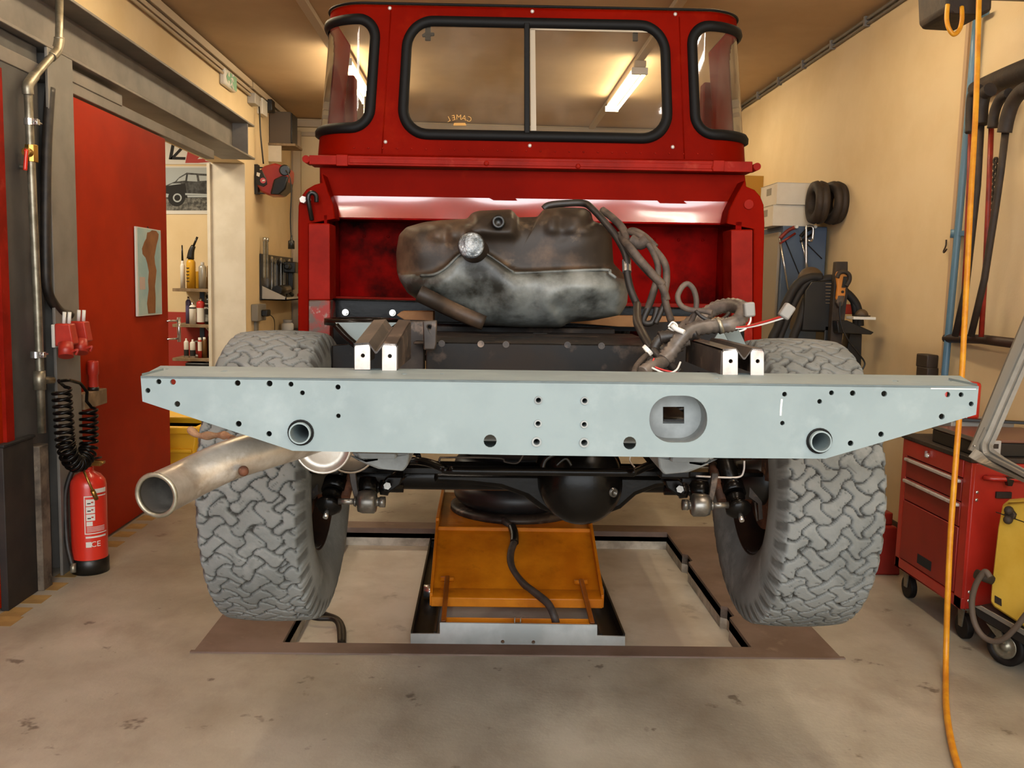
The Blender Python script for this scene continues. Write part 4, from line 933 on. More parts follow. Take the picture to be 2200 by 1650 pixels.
loom([(1530, 672, 2.02), (1510, 668, 2.03), (1480, 665, 2.04), (1462, 655, 2.04), (1456, 636, 2.04), (1466, 616, 2.04), (1478, 610, 2.04), (1490, 622, 2.04), (1496, 645, 2.04), (1494, 668, 2.04), (1485, 690, 2.05), (1476, 700, 2.05)], .0062, 'hose', 0, 'branch_cable')
loom([(1495, 668, 2.03), (1510, 682, 2.02), (1535, 690, 2.02), (1556, 683, 2.03), (1566, 672, 2.04)], .004, 'bhose', 0, 'branch_cable')
def wire(pts, r, m): return obj('loose_wire', MB().tube(W.path(pts), r, 6), m, har)
wire([(1560, 703, 2.02), (1600, 702, 2.0), (1640, 692, 1.97), (1680, 680, 1.94)], .0022, 'redcan'); wire([(1560, 706, 2.02), (1602, 704, 2.0), (1642, 696, 1.97), (1684, 683, 1.94)], .0020, 'white'); wire([(1560, 705, 2.03), (1602, 700, 2.01), (1642, 690, 1.98), (1678, 678, 1.95)], .0018, 'brownb')
wire([(1612, 676, 2.0), (1612, 690, 2.0), (1602, 706, 2.0), (1588, 712, 2.0)], .0022, 'white'); wire([(1400, 790, 1.93), (1430, 802, 1.92), (1452, 796, 1.92), (1462, 778, 1.94)], .0022, 'white'); wire([(1405, 770, 1.95), (1403, 785, 1.94), (1425, 795, 1.93), (1460, 802, 1.92)], .0022, 'redcan')
wire([(1436, 702, 2.0), (1445, 692, 2.0), (1455, 700, 2.0), (1448, 710, 2.0), (1436, 704, 2.0)], .0022, 'white'); wire([(1444, 698, 1.99), (1452, 706, 1.99), (1470, 714, 1.98)], .006, 'white')
for px, py, ang, y in ((1609, 665, -.12, 2.0), (1690, 669, .55, 1.94)):
    p = W.hit(px, py, y=y); k = MB().box((p.x-.012, p.y-.010, p.z-.016), (p.x+.012, p.y+.010, p.z+.016), rot=(0, ang, 0), piv=p)
    obj('connector', k, 'grey', har, bevel=.004)
p = W.hit(1400, 752, y=2.0); obj('cable_tie', MB().ring(p+Vector((-.012, 0, -.004)), p+Vector((-.006, 0, .002)), .014, .012, 14), 'white', har)
p = W.hit(1545, 700, y=2.02); obj('tape_wrap', MB().cyl(p+Vector((-.004, 0, -.001)), p+Vector((.004, 0, .002)), .0195, 14), 'galv', har)
single('white_bracket', MB().prism([W.hit(*q, y=2.12) for q in ((1556, 716), (1585, 702), (1601, 738), (1572, 742))], (0, .004, 0)), 'white', 'small pale angled plate standing under the wiring loom by the frame rail', 'plate') if False else obj('spring_tower', MB().prism([T.hit(*q, y=2.12) for q in ((1556, 716), (1585, 702), (1603, 742), (1572, 744))], (0, .004, 0)), 'primer', truck)
# ================================================================== SCISSOR LIFT in the floor recess
ZP = -.095
lift = thing('scissor_lift', 'orange air bellows scissor lift on a grey base standing in the floor recess', 'lift', (.17, 4.1, ZP))
yf = W.hit(1100, 1384, z=ZP).y
yf = 3.53
g = lambda px, py: W.hit(px, py, y=yf)
base = MB().prism([g(*q) for q in ((882, 1362), (945, 1362), (945, 1338), (1283, 1343), (1283, 1366), (1343, 1368), (1343, 1390), (882, 1386))], (0, .008, 0), [[g(*q) for q in circ(1080, 1379, 4)], [g(*q) for q in circ(1146, 1380, 4)]])
xa, xb = g(882, 1380).x, g(1343, 1380).x; xi, xj = g(945, 1350).x, g(1283, 1350).x
zt_ = g(882, 1363).z
obj('base_front_plate', base, 'liftgrey', lift)
ybk = 5.0-.1
for x0, x1 in ((xa, xa+.10), (xb-.10, xb)):
    r_ = obj('base_rail', MB().box((x0, yf+.008, ZP), (x1, ybk, ZP+.012)).box((x0, yf+.008, ZP), (x0+.008, ybk, zt_+.01)).box((x1-.008, yf+.008, ZP), (x1, ybk, zt_+.01)), 'black', lift)
    obj('rail_roller', MB().cyl((x0+.02, 4.05, zt_), (x1-.02, 4.05, zt_), .03, 16), 'chrome', r_)
obj('base_crossbar', MB().box((xa, ybk-.04, ZP), (xb, ybk, zt_)), 'black', lift)
# locking bar in front, with two slanted arms up to the plate
yb_ = yf+.06; h = lambda px, py, y=yb_: W.hit(px, py, y=y)
p0, p1 = h(957, 1336), h(1268, 1342)
lb = obj('locking_bar', MB().box((p0.x, yb_, min(p0.z, p1.z)-.03), (p1.x, yb_+.035, min(p0.z, p1.z)-.024)).box((p0.x, yb_, min(p0.z, p1.z)-.03), (p1.x, yb_+.005, min(p0.z, p1.z)+.005)).box((p0.x, yb_+.03, min(p0.z, p1.z)-.03), (p1.x, yb_+.035, min(p0.z, p1.z)+.012)), 'orange', lift, bevel=.002)
p = h(1112, 1335, yb_-.004); obj('latch_clip', MB().tube([p+Vector((-.012, 0, .018)), p+Vector((-.012, 0, -.02)), p+Vector((.012, 0, -.02)), p+Vector((.012, 0, .018))], .003, 6, steps=1).box((p.x-.014, p.y-.002, p.z-.024), (p.x+.014, p.y+.006, p.z-.006)), 'galv', lb)
for a_, b_ in (((961, 1240), (953, 1338)), ((1248, 1247), (1272, 1342))):
    q0, q1 = W.hit(a_[0], a_[1], y=3.80), W.hit(b_[0], b_[1], y=yb_)
    q1.z -= .0
    arm = MB(); d = Vector((.010, 0, 0)); arm.prism([q0-d, q0+d, q1+d, q1-d], (0, -.012, .012)); obj('locking_arm', arm, 'orange2', lift, bevel=.003)
    obj('arm_pivot', MB().cyl(q0+Vector((-.028, .0, -.008)), q0+Vector((.028, .0, -.008)), .011, 12), 'orange', lift)
# lower scissor panel: rises from the front beam to the ridge
yA_, yB_ = 3.78, 4.22
fl = [W.hit(932, 1270, y=yA_), W.hit(1283, 1276, y=yA_)]; rg = [W.hit(936, 1128, y=yB_), W.hit(1276, 1131, y=yB_)]
zf = (fl[0].z+fl[1].z)/2; zr_ = (rg[0].z+rg[1].z)/2
xs0, xs1 = (fl[0].x+rg[0].x)/2, (fl[1].x+rg[1].x)/2
pan = obj('scissor_panel', MB().prism([(xs0, yA_, zf), (xs1, yA_, zf), (xs1, yB_-.03, zr_-.015), (xs0, yB_-.03, zr_-.015)], (0, .012, -.012)), 'orange', lift, bevel=.002)
for x in (xs0, xs1): obj('scissor_arm', MB().prism([(x-.006, yA_-.05, zf-.045), (x-.006, yA_-.05, zf+.01), (x-.006, yB_-.03, zr_+.02), (x-.006, yB_+.03, zr_+.02), (x-.006, yB_+.03, zr_-.05)], (.012, 0, 0)), 'orange', lift, bevel=.002)
fz = zf
obj('front_beam', MB().prism([(xs0, yA_-.06, fz-.045), (xs0, yA_-.06, fz-.005), (xs0, yA_-.01, fz+.01), (xs0, yA_+.02, fz+.01), (xs0, yA_+.02, fz-.045)], (xs1-xs0, 0, 0)), 'orange', lift, bevel=.004)
rb = obj('ridge_beam', MB().box((xs0, yB_-.035, zr_-.035), (xs1, yB_, zr_)), 'orange', lift, bevel=.003)
for k, u in enumerate((.06, .40, .56, .88)):
    x = xs0+(xs1-xs0)*u; obj('weld_bead', MB().box((x-.03, yB_-.041, zr_-.03), (x+.03, yB_-.034, zr_-.022)), mat('weld_orange%d' % k, '#d79a45', .4), rb, bevel=.003)
# platform with the air bellows
obj('platform', MB().box((xs0, yB_-.01, zr_-.012), (xs1, 4.9, zr_)).box((xs0-.008, yB_-.01, zr_-.05), (xs0+.008, 4.9, zr_+.035)).box((xs1-.008, yB_-.01, zr_-.05), (xs1+.008, 4.9, zr_+.035)), 'orange', lift, bevel=.003)
bxc = W.hit(1106, 1100, z=zr_).x; ybc = yB_+.345
obj('bellows_ring', MB().lathe([(.20, 0), (.325, 0), (.325, .022), (.30, .03), (.20, .03)], (bxc, ybc, zr_), (bxc, ybc, 1), 56), 'rail', lift)
be = []
for k in range(3):
    z0 = .03+k*.13
    for a in np.linspace(-PI/2, PI/2, 12): be.append((.235+.075*math.cos(a), z0+.065+.065*math.sin(a)))
obj('air_bellows', MB().lathe(be, (bxc, ybc, zr_), (bxc, ybc, 1), 56), mat('bellows_rubber', '#1c1c1d', .42, c2='#262728', scale=8), lift)
ztop = zr_+.43
obj('lift_head', MB().lathe([(0, .0), (.24, 0), (.24, .025), (0, .025)], (bxc, ybc, ztop-.012), (bxc, ybc, 2), 48), 'orange2', lift)
obj('lift_pad', MB().box((bxc-.42, ybc-.10, ztop+.012), (bxc+.42, ybc+.10, .86-.0)), 'black', lift, bevel=.01)
# air hose from the bellows down to the base
ah = [(1082, 1118, 4.26), (1093, 1128, 4.215), (1102, 1136, 4.18), (1105, 1160, 4.10), (1097, 1190, 4.02), (1100, 1220, 3.94), (1122, 1252, 3.84), (1158, 1280, 3.72), (1178, 1298, 3.66), (1190, 1322, 3.62), (1196, 1345, 3.62)]
obj('air_hose', MB().tube(W.path(ah), .0165, 12), mat('grey_air_hose', '#4a403a', .6, c2='#3a322d', scale=20), lift)
obj('hose_sleeve', MB().tube(W.path([(1100, 1132, 4.19), (1105, 1148, 4.13), (1105, 1166, 4.08)]), .020, 12), 'black', lift)
# hydraulic hoses by the recess corner
for pts in ([(640, 1302, 3.80), (665, 1310, 3.76), (700, 1320, 3.72), (725, 1330, 3.70), (737, 1350, 3.65), (737, 1382, 3.54)], [(645, 1318, 3.74), (680, 1328, 3.70), (715, 1330, 3.69), (728, 1345, 3.66), (731, 1382, 3.54)]):
    q = [W.hit(a, b, z=ZP+(.012 if pts[0][1] == 1302 else .036)) for a, b, _ in pts]
    single('hydraulic_hose', MB().tube(q, .011, 10), 'bhose', 'black hydraulic hose bending on the pale recess floor, outer one' if pts[0][1] == 1302 else 'thinner black hydraulic hose nested inside the bend of the other, on the recess floor', 'hose')
# ================================================================== LEFT SIDE
def at(px, py, **k): return W.hit(px, py, **k)
# ---- galvanised air pipe on the column
YP = 3.98
pp = [(128, -40), (127, 88), (122, 108), (70, 168), (60, 184), (63, 260), (66, 330), (72, 470), (80, 640), (86, 800), (90, 930)]
P_ = [at(a, b, x=-1.858) for a, b in pp]
ap = thing('air_pipe', 'galvanised compressed air pipe with a red lever valve, bent around the dark column', 'pipe', (P_[-1].x, YP, P_[-1].z))
obj('pipe_run', MB().tube(P_, .0165, 14, steps=1), 'galv', ap)
for k, (a, b) in enumerate(((1, 2), (3, 4))):
    obj('pipe_elbow', MB().tube([P_[a].lerp(P_[a-1], .06), P_[a], P_[b], P_[b].lerp(P_[b+1], .25)], .0215, 14), 'galv', ap)
for px, py in ((64, 262), (78, 762)):
    c = at(px, py, x=-1.858); k = obj('pipe_clamp', MB().ring(c-Vector((0, 0, .013)), c+Vector((0, 0, .013)), .023, .016, 20), 'chrome', ap)
    obj('clamp_screw', MB().box((c.x+.02, c.y-.012, c.z-.012), (c.x+.036, c.y+.012, c.z+.012)).cyl((c.x+.028, c.y-.02, c.z), (c.x+.028, c.y+.04, c.z), .005, 8), 'chrome', k, bevel=.002)
c = at(68, 330, x=-1.858)
vb = obj('valve_body', MB().cyl(c-Vector((0, 0, .035)), c+Vector((0, 0, .035)), .026, 8, smooth=False).cyl(c-Vector((0, .05, 0)), c, .018, 14), 'brass', ap, bevel=.002)
l0, l1 = at(57, 322, y=c.y-.05), at(54, 366, y=c.y-.05)
obj('valve_lever', MB().tube([c-Vector((0, .05, 0)), l0, l0.lerp(l1, .5), l1], .008, 8, steps=4), 'extred', vb)
s_ = P_[6].lerp(P_[7], .25)
obj('drain_spigot', MB().tube(W.path([(64, 358, c.y), (45, 358, c.y), (32, 352, c.y), (30, 332, c.y)]), .010, 10), 'galv', ap)
te = at(85, 817, x=-1.858); obj('tee_fitting', MB().cyl(te-Vector((0, 0, .04)), te+Vector((0, 0, .04)), .024, 16).tube([te, at(112, 817, x=-1.858)], .016, 12), 'galv', ap)
# ---- thick black cable and red sockets
pc = [(84, 440, 4.02), (86, 560, 4.02), (88, 610, 4.01), (100, 640, 3.99), (125, 668, 3.97), (150, 672, 3.96)]
single('power_cable', MB().tube([at(a, b, x=-1.87) for a, b in ((108, 190), (101, 300), (98, 440), (98, 560), (100, 610), (108, 640), (128, 668), (150, 676))], .021, 12), 'bhose', 'thick black cable bundle running down beside the air pipe to the red sockets', 'cable')
for k, (px, py, lab) in enumerate(((143, 722, 'red three phase socket with a tilted cap on the column, left of the pair'), (174, 716, 'red three phase socket with a tilted cap, further back of the pair'))):
    c = at(px, py, x=-1.815)
    t = thing('power_socket', lab, 'socket', (c.x, c.y, c.z-.07))
    w = .038
    obj('socket_body', MB().prism([(c.x-w, c.y-.03, c.z+.055), (c.x+w*.7, c.y-.03, c.z+.055), (c.x+w*1.1, c.y-.03, c.z-.035), (c.x-w, c.y-.03, c.z-.045)], (0, .06, 0)), 'ceered', t, bevel=.006)
    obj('socket_backplate', MB().box((c.x-w-.014, c.y-.032, c.z-.05), (c.x-w, c.y+.032, c.z+.05)), 'white', t, bevel=.003)
    a = Vector((c.x+.012, c.y-.035, c.z-.03)); b = Vector((c.x+.022, c.y-.06, c.z-.085))
    obj('socket_collar', MB().cyl(a, b, .031, 18).tube([b+Vector((.022, 0, .02)), b+Vector((.05, 0, .03)), b+Vector((.042, 0, .008))], .006, 6), 'ceered', t)
    for dx in (-.01, .012): obj('cable_gland', MB().cyl((c.x+dx, c.y, c.z+.05), (c.x+dx+.004, c.y, c.z+.105), .008, 10), 'white', t)
# ---- small wood shelf with a red plug
zs = at(160, 868, y=4.5)
sA = [at(*q, y=4.42) for q in ((157, 850), (157, 884), (229, 857), (229, 834))]
x1 = at(231, 845, x=-1.86)
single('wall_ledge', MB().box((-1.903, 4.31, at(229, 834, x=-1.855).z-.075), (-1.855, at(230, 840, x=-1.855).y, at(229, 834, x=-1.855).z)), 'oldwood', 'small thick wooden ledge on the red door beneath a red plug', 'ledge', bevel=.003)
zl_ = at(229, 834, x=-1.855).z
t = thing('red_plug', 'red industrial plug standing upright on the small wooden ledge', 'plug', (-1.876, 4.46, zl_))
obj('plug_body', MB().lathe([(0, 0), (.020, 0), (.021, .015), (.022, .02), (.022, .075), (.026, .08), (.026, .14), (.022, .145), (0, .135)], (-1.876, 4.46, zl_), (-1.876, 4.46, 5), 20), 'ceered', t)
obj('plug_base', MB().cyl((-1.876, 4.46, zl_), (-1.876, 4.46, zl_+.018), .025, 18), 'black', t)
# ---- coiled air hose
def coil(pts, R, turns, n=26):
    P = [Vector(p) for p in pts]; out = []
    d = [0]
    for a, b in zip(P, P[1:]): d.append(d[-1]+(b-a).length)
    N_ = int(turns*n)
    for k in range(N_+1):
        t = k/N_*d[-1]; i = min(len(P)-2, max(j for j in range(len(P)) if d[j] <= t+1e-9)); p = P[i].lerp(P[i+1], (t-d[i])/(d[i+1]-d[i])); tan = (P[i+1]-P[i]).normalized()
        x = Vector((0, 1, 0)); x = (x-tan*x.dot(tan)).normalized(); y = tan.cross(x); a = 2*PI*k/n
        out.append(p + (x*math.cos(a)+y*math.sin(a))*R)
    return out
YK = 3.93
def smooth(pts, n=8):
    m = MB(); P = [Vector(p) for p in pts]; Q = []
    for i in range(len(P)-1):
        p0, p1, p2, p3 = P[max(i-1, 0)], P[i], P[i+1], P[min(i+2, len(P)-1)]
        for k in range(n): t = k/n; Q.append(.5*((2*p1)+(p2-p0)*t+(2*p0-5*p1+4*p2-p3)*t*t+(3*p1-p0-3*p2+p3)*t**3))
    return Q+[P[-1]]
XK = -1.73
cA = coil(smooth([at(a, b, x=XK) for a, b in ((132, 835), (137, 900), (141, 950), (150, 982), (165, 996), (180, 986), (190, 962), (191, 920), (190, 878))]), .034, 25)
ch = thing('coiled_air_hose', 'black spiral air hose hanging in a loop from the pipe, brass nozzle at its end', 'hose', at(165, 1005, x=XK))
obj('hose_spiral', MB().tube([at(127, 820, x=-1.81)] + cA + [at(a, b, x=XK) for a, b in ((186, 862), (187, 842), (172, 823), (150, 817), (126, 818))], .0072, 8, steps=1), 'gblack', ch)
q0, q1, q2 = at(177, 1005, x=-1.73), at(199, 1054, x=-1.68), at(207, 1072, x=-1.675)
obj('air_nozzle', MB().cyl(q0, q1, .0055, 10).cyl(q1, q2, .010, 12), 'brass', ch)
# ---- fire extinguisher
ex_, ey = -1.772, 4.13
et = thing('fire_extinguisher', 'red fire extinguisher with a black base and white instructions, on the floor by the column', 'fire extinguisher', (ex_, ey, 0))
Rb = .077
obj('cylinder', MB().lathe([(Rb, .05), (Rb, .40), (Rb*.94, .425), (Rb*.7, .45), (.03, .462), (.024, .47), (.024, .485), (0, .485)], (ex_, ey, 0), (ex_, ey, 1), 40), 'extred', et)
obj('base_ring', MB().lathe([(0, 0), (Rb+.004, 0), (Rb+.004, .065), (Rb-.002, .07)], (ex_, ey, 0), (ex_, ey, 1), 40), 'black', et)
vv = obj('valve_head', MB().cyl((ex_, ey, .48), (ex_, ey, .52), .018, 14).box((ex_-.02, ey-.014, .505), (ex_+.075, ey+.014, .517), rot=(0, .12, 0)).box((ex_-.01, ey-.012, .49), (ex_+.06, ey+.012, .51)), 'brass', et, bevel=.002)
obj('lever_grip', MB().box((ex_-.02, ey-.014, .518), (ex_+.06, ey+.014, .526), rot=(0, -.15, 0)), 'black', vv, bevel=.002)
obj('discharge_hose', MB().tube([(ex_-.02, ey-.01, .50), (ex_-.055, ey-.03, .47), (ex_-.082, ey-.04, .38), (ex_-.085, ey-.045, .28), (ex_-.075, ey-.06, .15), (ex_-.05, ey-.082, .07), (ex_-.038, ey-.09, .045)], .0115, 10), 'bhose', et)
obj('hose_nozzle', MB().cyl((ex_-.04, ey-.085, .06), (ex_-.036, ey-.095, .02), .013, 12), 'galv', et)
def on_ext(a, z, o=.0012): return Vector((ex_+(Rb+o)*math.sin(a), ey-(Rb+o)*math.cos(a), z))
def ext_patch(a0, a1, z0, z1, o=.0012):
    mb = MB(); n = 8
    for i in range(n): u0 = a0+(a1-a0)*i/n; u1 = a0+(a1-a0)*(i+1)/n; mb.add([on_ext(u0, z0, o), on_ext(u1, z0, o), on_ext(u1, z1, o), on_ext(u0, z1, o)], [(0, 1, 2, 3)])
    return mb
lb = obj('instruction_label', ext_patch(.15, 1.5, .19, .365), 'white', et, normals=False)
obj('label_field', ext_patch(.20, 1.5, .195, .36, .0018), 'extred', lb, normals=False)
for k in range(3): obj('label_picture', ext_patch(.25, .72, .32-.034*k, .35-.034*k, .0024), 'white', lb, normals=False); 
for k in range(3):
    z = .335-.034*k; obj('label_mark', ext_patch(.32, .5, z-.006, z-.001, .003), 'ink', lb, normals=False); obj('label_mark', ext_patch(.52, .64, z-.002, z+.004, .003), 'ceered', lb, normals=False)
obj('label_picture', ext_patch(.26, .58, .228, .248, .0024), 'white', lb, normals=False)
for k in range(4): obj('label_line', ext_patch(.28, 1.3, .221-.0065*k, .2235-.0065*k, .0024), 'paper', lb, normals=False)
obj('label_band', ext_patch(.55, 1.5, .375, .395, .0018), 'white', et, normals=False)
obj('label_line', ext_patch(.2, 1.4, .172, .180, .0018), 'white', et, normals=False)
a_ = .72; obj('label_text', MB().text('CE', on_ext(a_, .142, .002), (math.cos(a_), math.sin(a_), 0), (0, 0, 1), .036, .0004), 'white', et)
obj('label_seal', ext_patch(.2, .5, .13, .155, .0018), 'white', et, normals=False)
# ---- leaning board beside the column
B0 = [at(28, 1298, z=0), at(104, 1262, z=0)]
bt = thing('leaning_board', 'dark stained board with a worn wooden edge leaning against the column', 'board', (-1.86, 3.83, 0))
zt0 = at(30, 945, y=3.7).z
obj('board_face', MB().box((-1.902, 3.60, 0), (-1.872, 3.845, at(45, 950, x=-1.87).z)), mat('stained_board', '#1c1714', .7, c2='#2b231d', scale=5, c3='#6b5d50', s3=5, m3=(.68, .8)), bt, bevel=.003)
obj('board_cap', MB().box((-1.9, 3.60, at(45, 950, x=-1.87).z), (-1.868, 3.86, at(45, 950, x=-1.87).z+.012)), mat('dark_edge', '#14110f', .7), bt, bevel=.003)
obj('worn_edge', MB().box((-1.90, 3.845, 0), (-1.848, 3.925, at(90, 955, x=-1.86).z)), mat('worn_wood_edge', '#6e6152', .8, c2='#3d342b', scale=9, c3='#8f8372', s3=16, m3=(.6, .8)), bt, bevel=.004)
# ---- calendar on the red door
XC = -1.9
c4 = [at(*q, x=XC) for q in ((288, 486), (341, 495), (347, 675), (293, 679))]
yA0, yA1 = c4[0].y, c4[1].y; zc1_ = (c4[0].z+c4[1].z)/2; zc0_ = (c4[2].z+c4[3].z)/2
def onc(u, v, o=.012): return Vector((XC+o, yA0+(yA1-yA0)*u, zc0_+(zc1_-zc0_)*v))
ca = thing('wall_calendar', 'tall narrow picture calendar of a brown figure on pale blue, hung on the red door', 'calendar', onc(.5, 0))
obj('page_stack', MB().prism([onc(0, 0, 0), onc(1, 0, 0), onc(1, 1, 0), onc(0, 1, 0)], (.011, 0, 0)), 'paper', ca)
obj('picture_page', MB().prism([onc(.04, .01, .0112), onc(.98, .01, .0112), onc(.98, .99, .0112), onc(.04, .99, .0112)], (.0008, 0, 0)), mat('calendar_sky', '#8fb0b4', .6, c2='#a9bdb9', scale=5), ca)
fig = [(.40,.02),(.70,.02),(.72,.20),(.70,.34),(.74,.42),(.78,.52),(.72,.60),(.70,.68),(.76,.76),(.80,.82),(.88,.90),(.90,.95),(.80,.985),(.62,.985),(.52,.96),(.42,.95),(.38,.88),(.30,.84),(.20,.76),(.22,.70),(.34,.66),(.40,.60),(.46,.50),(.42,.40),(.44,.30),(.36,.14)]
obj('printed_figure', MB().prism([onc(u, v, .0122) for u, v in fig], (.0006, 0, 0)), 'skin', ca)
obj('printed_note', MB().prism([onc(u, v, .0122) for u, v in ((.08, .30), (.30, .30), (.30, .44), (.08, .44))], (.0006, 0, 0)), mat('pink_note', '#b7a59a', .7), ca)
obj('hanging_hook', MB().tube([onc(.5, .985, .006), onc(.5, 1.0, .008), onc(.5, 1.02, .003)], .003, 6), 'ink', ca)
# ---- poster, banner in the side room
YW = YS-.004
def flat(px, d=-.002, y=YW): return plate(W, px, y, d)
ban = thing('banner', 'white banner with bold black letters and a torn red emblem, above the car poster', 'banner', at(400, 352, y=YW))
obj('banner_sheet', flat([(300, 292), (470, 292), (470, 353), (300, 353)]), 'paper', ban)
obj('banner_letters', MB().text('I', at(369, 326, y=YW-.003), (1, 0, 0), (.2, 0, 1), .22, .001, bold=.004).text('Z', at(384, 327, y=YW-.003), (1, 0, 0), (.2, 0, 1), .22, .001, bold=.003), 'ink', ban)
obj('banner_emblem', flat([(398, 350), (404, 322), (410, 322), (430, 336), (424, 342), (446, 340), (440, 345), (452, 348), (425, 350)], -.001, YW-.003), mat('banner_red', '#a3342c', .7), ban)
po = thing('car_poster', 'black and white poster of an off-road car on rocks, in the side room', 'poster', at(400, 460, y=YW))
obj('poster_sheet', flat([(340, 357), (470, 357), (470, 460), (340, 460)]), 'paper', po)
obj('poster_sky', flat([(340, 360), (470, 360), (470, 425), (340, 425)], -.001, YW-.003), 'skyink', po)
obj('poster_ground', flat([(340, 424), (470, 424), (470, 452), (340, 452)], -.001, YW-.003), 'greyink', po)
car_d = 'ink'
obj('printed_car', flat([(355, 399), (376, 390), (386, 380), (401, 371), (432, 373), (470, 375), (470, 420), (400, 420), (396, 402), (388, 394), (370, 394), (356, 402)], -.001, YW-.0045), mat('print_dark', '#2b2b2a', .8, c2='#4e4f4e', scale=22), po)
obj('printed_fender', flat([(353, 400), (398, 394), (403, 426), (350, 414)], -.001, YW-.0050), 'ink', po)
obj('printed_window', flat([(384, 384), (400, 375), (398, 388), (380, 390)], -.001, YW-.006).prism([at(*q, y=YW-.006) for q in ((404, 375), (422, 376), (424, 390), (402, 389))], (0, -.001, 0)).prism([at(*q, y=YW-.006) for q in ((427, 377), (446, 378), (447, 388), (429, 389))], (0, -.001, 0)), 'skyink', po)
for cx_, r0 in ((379, 18), (466, 18)):
    obj('printed_wheel', flat(circ(cx_, 425, r0, 24), -.001, YW-.006), 'ink', po); obj('printed_rim', flat(circ(cx_+2, 425, 9.5, 20), -.001, YW-.0075), 'skyink', po); obj('printed_hub', flat(circ(cx_+2, 425, 6.5, 16), -.001, YW-.009), 'ink', po)
obj('printed_sill', flat([(398, 415), (450, 417), (450, 420), (398, 419)], -.001, YW-.006), 'skyink', po)
# ---- shelf of cans by the jamb
YV = 8.45
def shelf(py, lab, h=7):
    a = at(378, py, y=YV); b = at(459, py, y=YV); t = thing('wall_shelf', lab, 'shelf', (a.x, YV+.1, a.z-.02))
    obj('shelf_board', MB().box((a.x, YV-.10, a.z-.028), (b.x+.3, YS-.012, a.z)), 'oldwood', t, bevel=.003)
    obj('shelf_bracket', MB().prism([(b.x-.05, YV-.09, a.z-.028), (b.x-.05, YS-.014, a.z-.028), (b.x-.05, YS-.014, a.z-.16)], (.012, 0, 0)), 'lgrey', t)
    obj('bracket_rail', MB().box((b.x-.20, YS-.03, a.z-.20), (b.x-.16, YS-.012, a.z-.03)), 'bluecab', t)
    return a.z
s1 = shelf(619, 'top wooden shelf in the side room, holding the yellow spray bottle')
s2 = shelf(695, 'middle wooden shelf in the side room, holding spray cans')
s3 = shelf(767, 'lowest wooden shelf in the side room, holding small bottles')
def can(name, lab, cat, x0, x1, ytop, z, body, cap='white', neck=.45, y=YV, group=None, extra=None, capname='cap'):
    a = at(x0, ytop, y=y); b = at(x1, ytop, y=y); r = (b.x-a.x)/2; cx = (a.x+b.x)/2; h = a.z-z
    t = thing(name, lab, cat, (cx, y, z), group)
    bd = obj('can_body', MB().lathe([(0, 0), (r, .0), (r, h*.80), (r*.9, h*.84), (r*neck, h*.90), (0, h*.90)], (cx, y, z), (cx, y, 9), 24), body, t)
    obj(capname, MB().lathe([(r*neck*1.05, h*.88), (r*neck*1.05, h*.985), (r*neck*.6, h), (0, h)], (cx, y, z), (cx, y, 9), 18), cap, t)
    if extra: extra(t, cx, y, z, r, h)
    return t
def band(col, f0, f1):
    def fn(t, cx, y, z, r, h): obj('can_label', MB().lathe([(r+.0006, h*f0), (r+.0006, h*f1)], (cx, y, z), (cx, y, 9), 24), col, t, normals=False)
    return fn
can('cartridge', 'slim white cartridge with a long black nozzle on the top shelf', 'cartridge', 387, 397, 560, s1, 'white', 'white', .6, extra=lambda t, cx, y, z, r, h: obj('nozzle', MB().cyl((cx, y, z+h), (cx-.002, y, z+h+.14), .010, 10, r2=.006), 'black', t))
def yext(t, cx, y, z, r, h):
    q = [at(409, 556, y=y), at(411, 540, y=y), at(416, 528, y=y), at(424, 509, y=y)]
    obj('trigger_head', MB().tube([q[0], q[1], q[2]], lambda u: .034-.014*u, 12, steps=3).tube([q[2], q[3]], .010, 10, steps=1), 'black', t)
    for k in range(5): obj('label_line', MB().box((cx-.03, y-r-.0015, z+.06+.03*k), (cx-.005, y-r*.8, z+.068+.03*k)), 'ink', t)
can('spray_bottle', 'tall yellow bottle with an angled black nozzle head on the top shelf', 'bottle', 400.5, 419.5, 550, s1, 'ylwcan', 'black', .6, extra=yext)
can('silver_can', 'plain silver aerosol can on the top shelf beside the yellow bottle', 'can', 426.5, 443, 563, s1, 'silver', 'lgrey')
a = at(444, 566, y=YV+.02); b = at(470, 618, y=YV+.02)
tt = thing('oil_tin', 'golden square tin half hidden by the jamb on the top shelf', 'tin', (a.x+.06, YV+.07, s1))
obj('tin_body', MB().box((a.x, YV+.02, s1), (b.x, YV+.14, a.z-.02)), 'goldtin', tt, bevel=.006); obj('tin_cap', MB().cyl((a.x+.05, YV+.08, a.z-.02), (a.x+.05, YV+.08, a.z), .02, 14), 'black', tt)
obj('tin_label', MB().box((a.x+.025, YV+.018, s1+.05), (b.x-.02, YV+.021, s1+.16)), 'white', tt)
single('small_carton', MB().box((at(419, 600, y=YV+.15).x, YV+.15, s1), (at(432, 600, y=YV+.15).x, YV+.22, at(425, 583, y=YV+.15).z)), 'ylwcan', 'small ochre carton behind the yellow bottle and silver can', 'carton', bevel=.003)
can('purple_can', 'tall purple aerosol can at the front of the middle shelf', 'can', 398.5, 410, 637, s2, 'purple', 'chrome', .4, y=YV+.03)
can('white_can', 'short white aerosol can with a black collar on the middle shelf', 'can', 406.5, 420.5, 650, s2, 'white', 'chrome', .4, y=YV-.05, extra=band('black', .72, .79))
can('red_can', 'red aerosol can with a white label on the middle shelf', 'can', 422, 439.5, 640, s2, 'redcan', 'chrome', .4, y=YV-.02, extra=band('white', .08, .62))
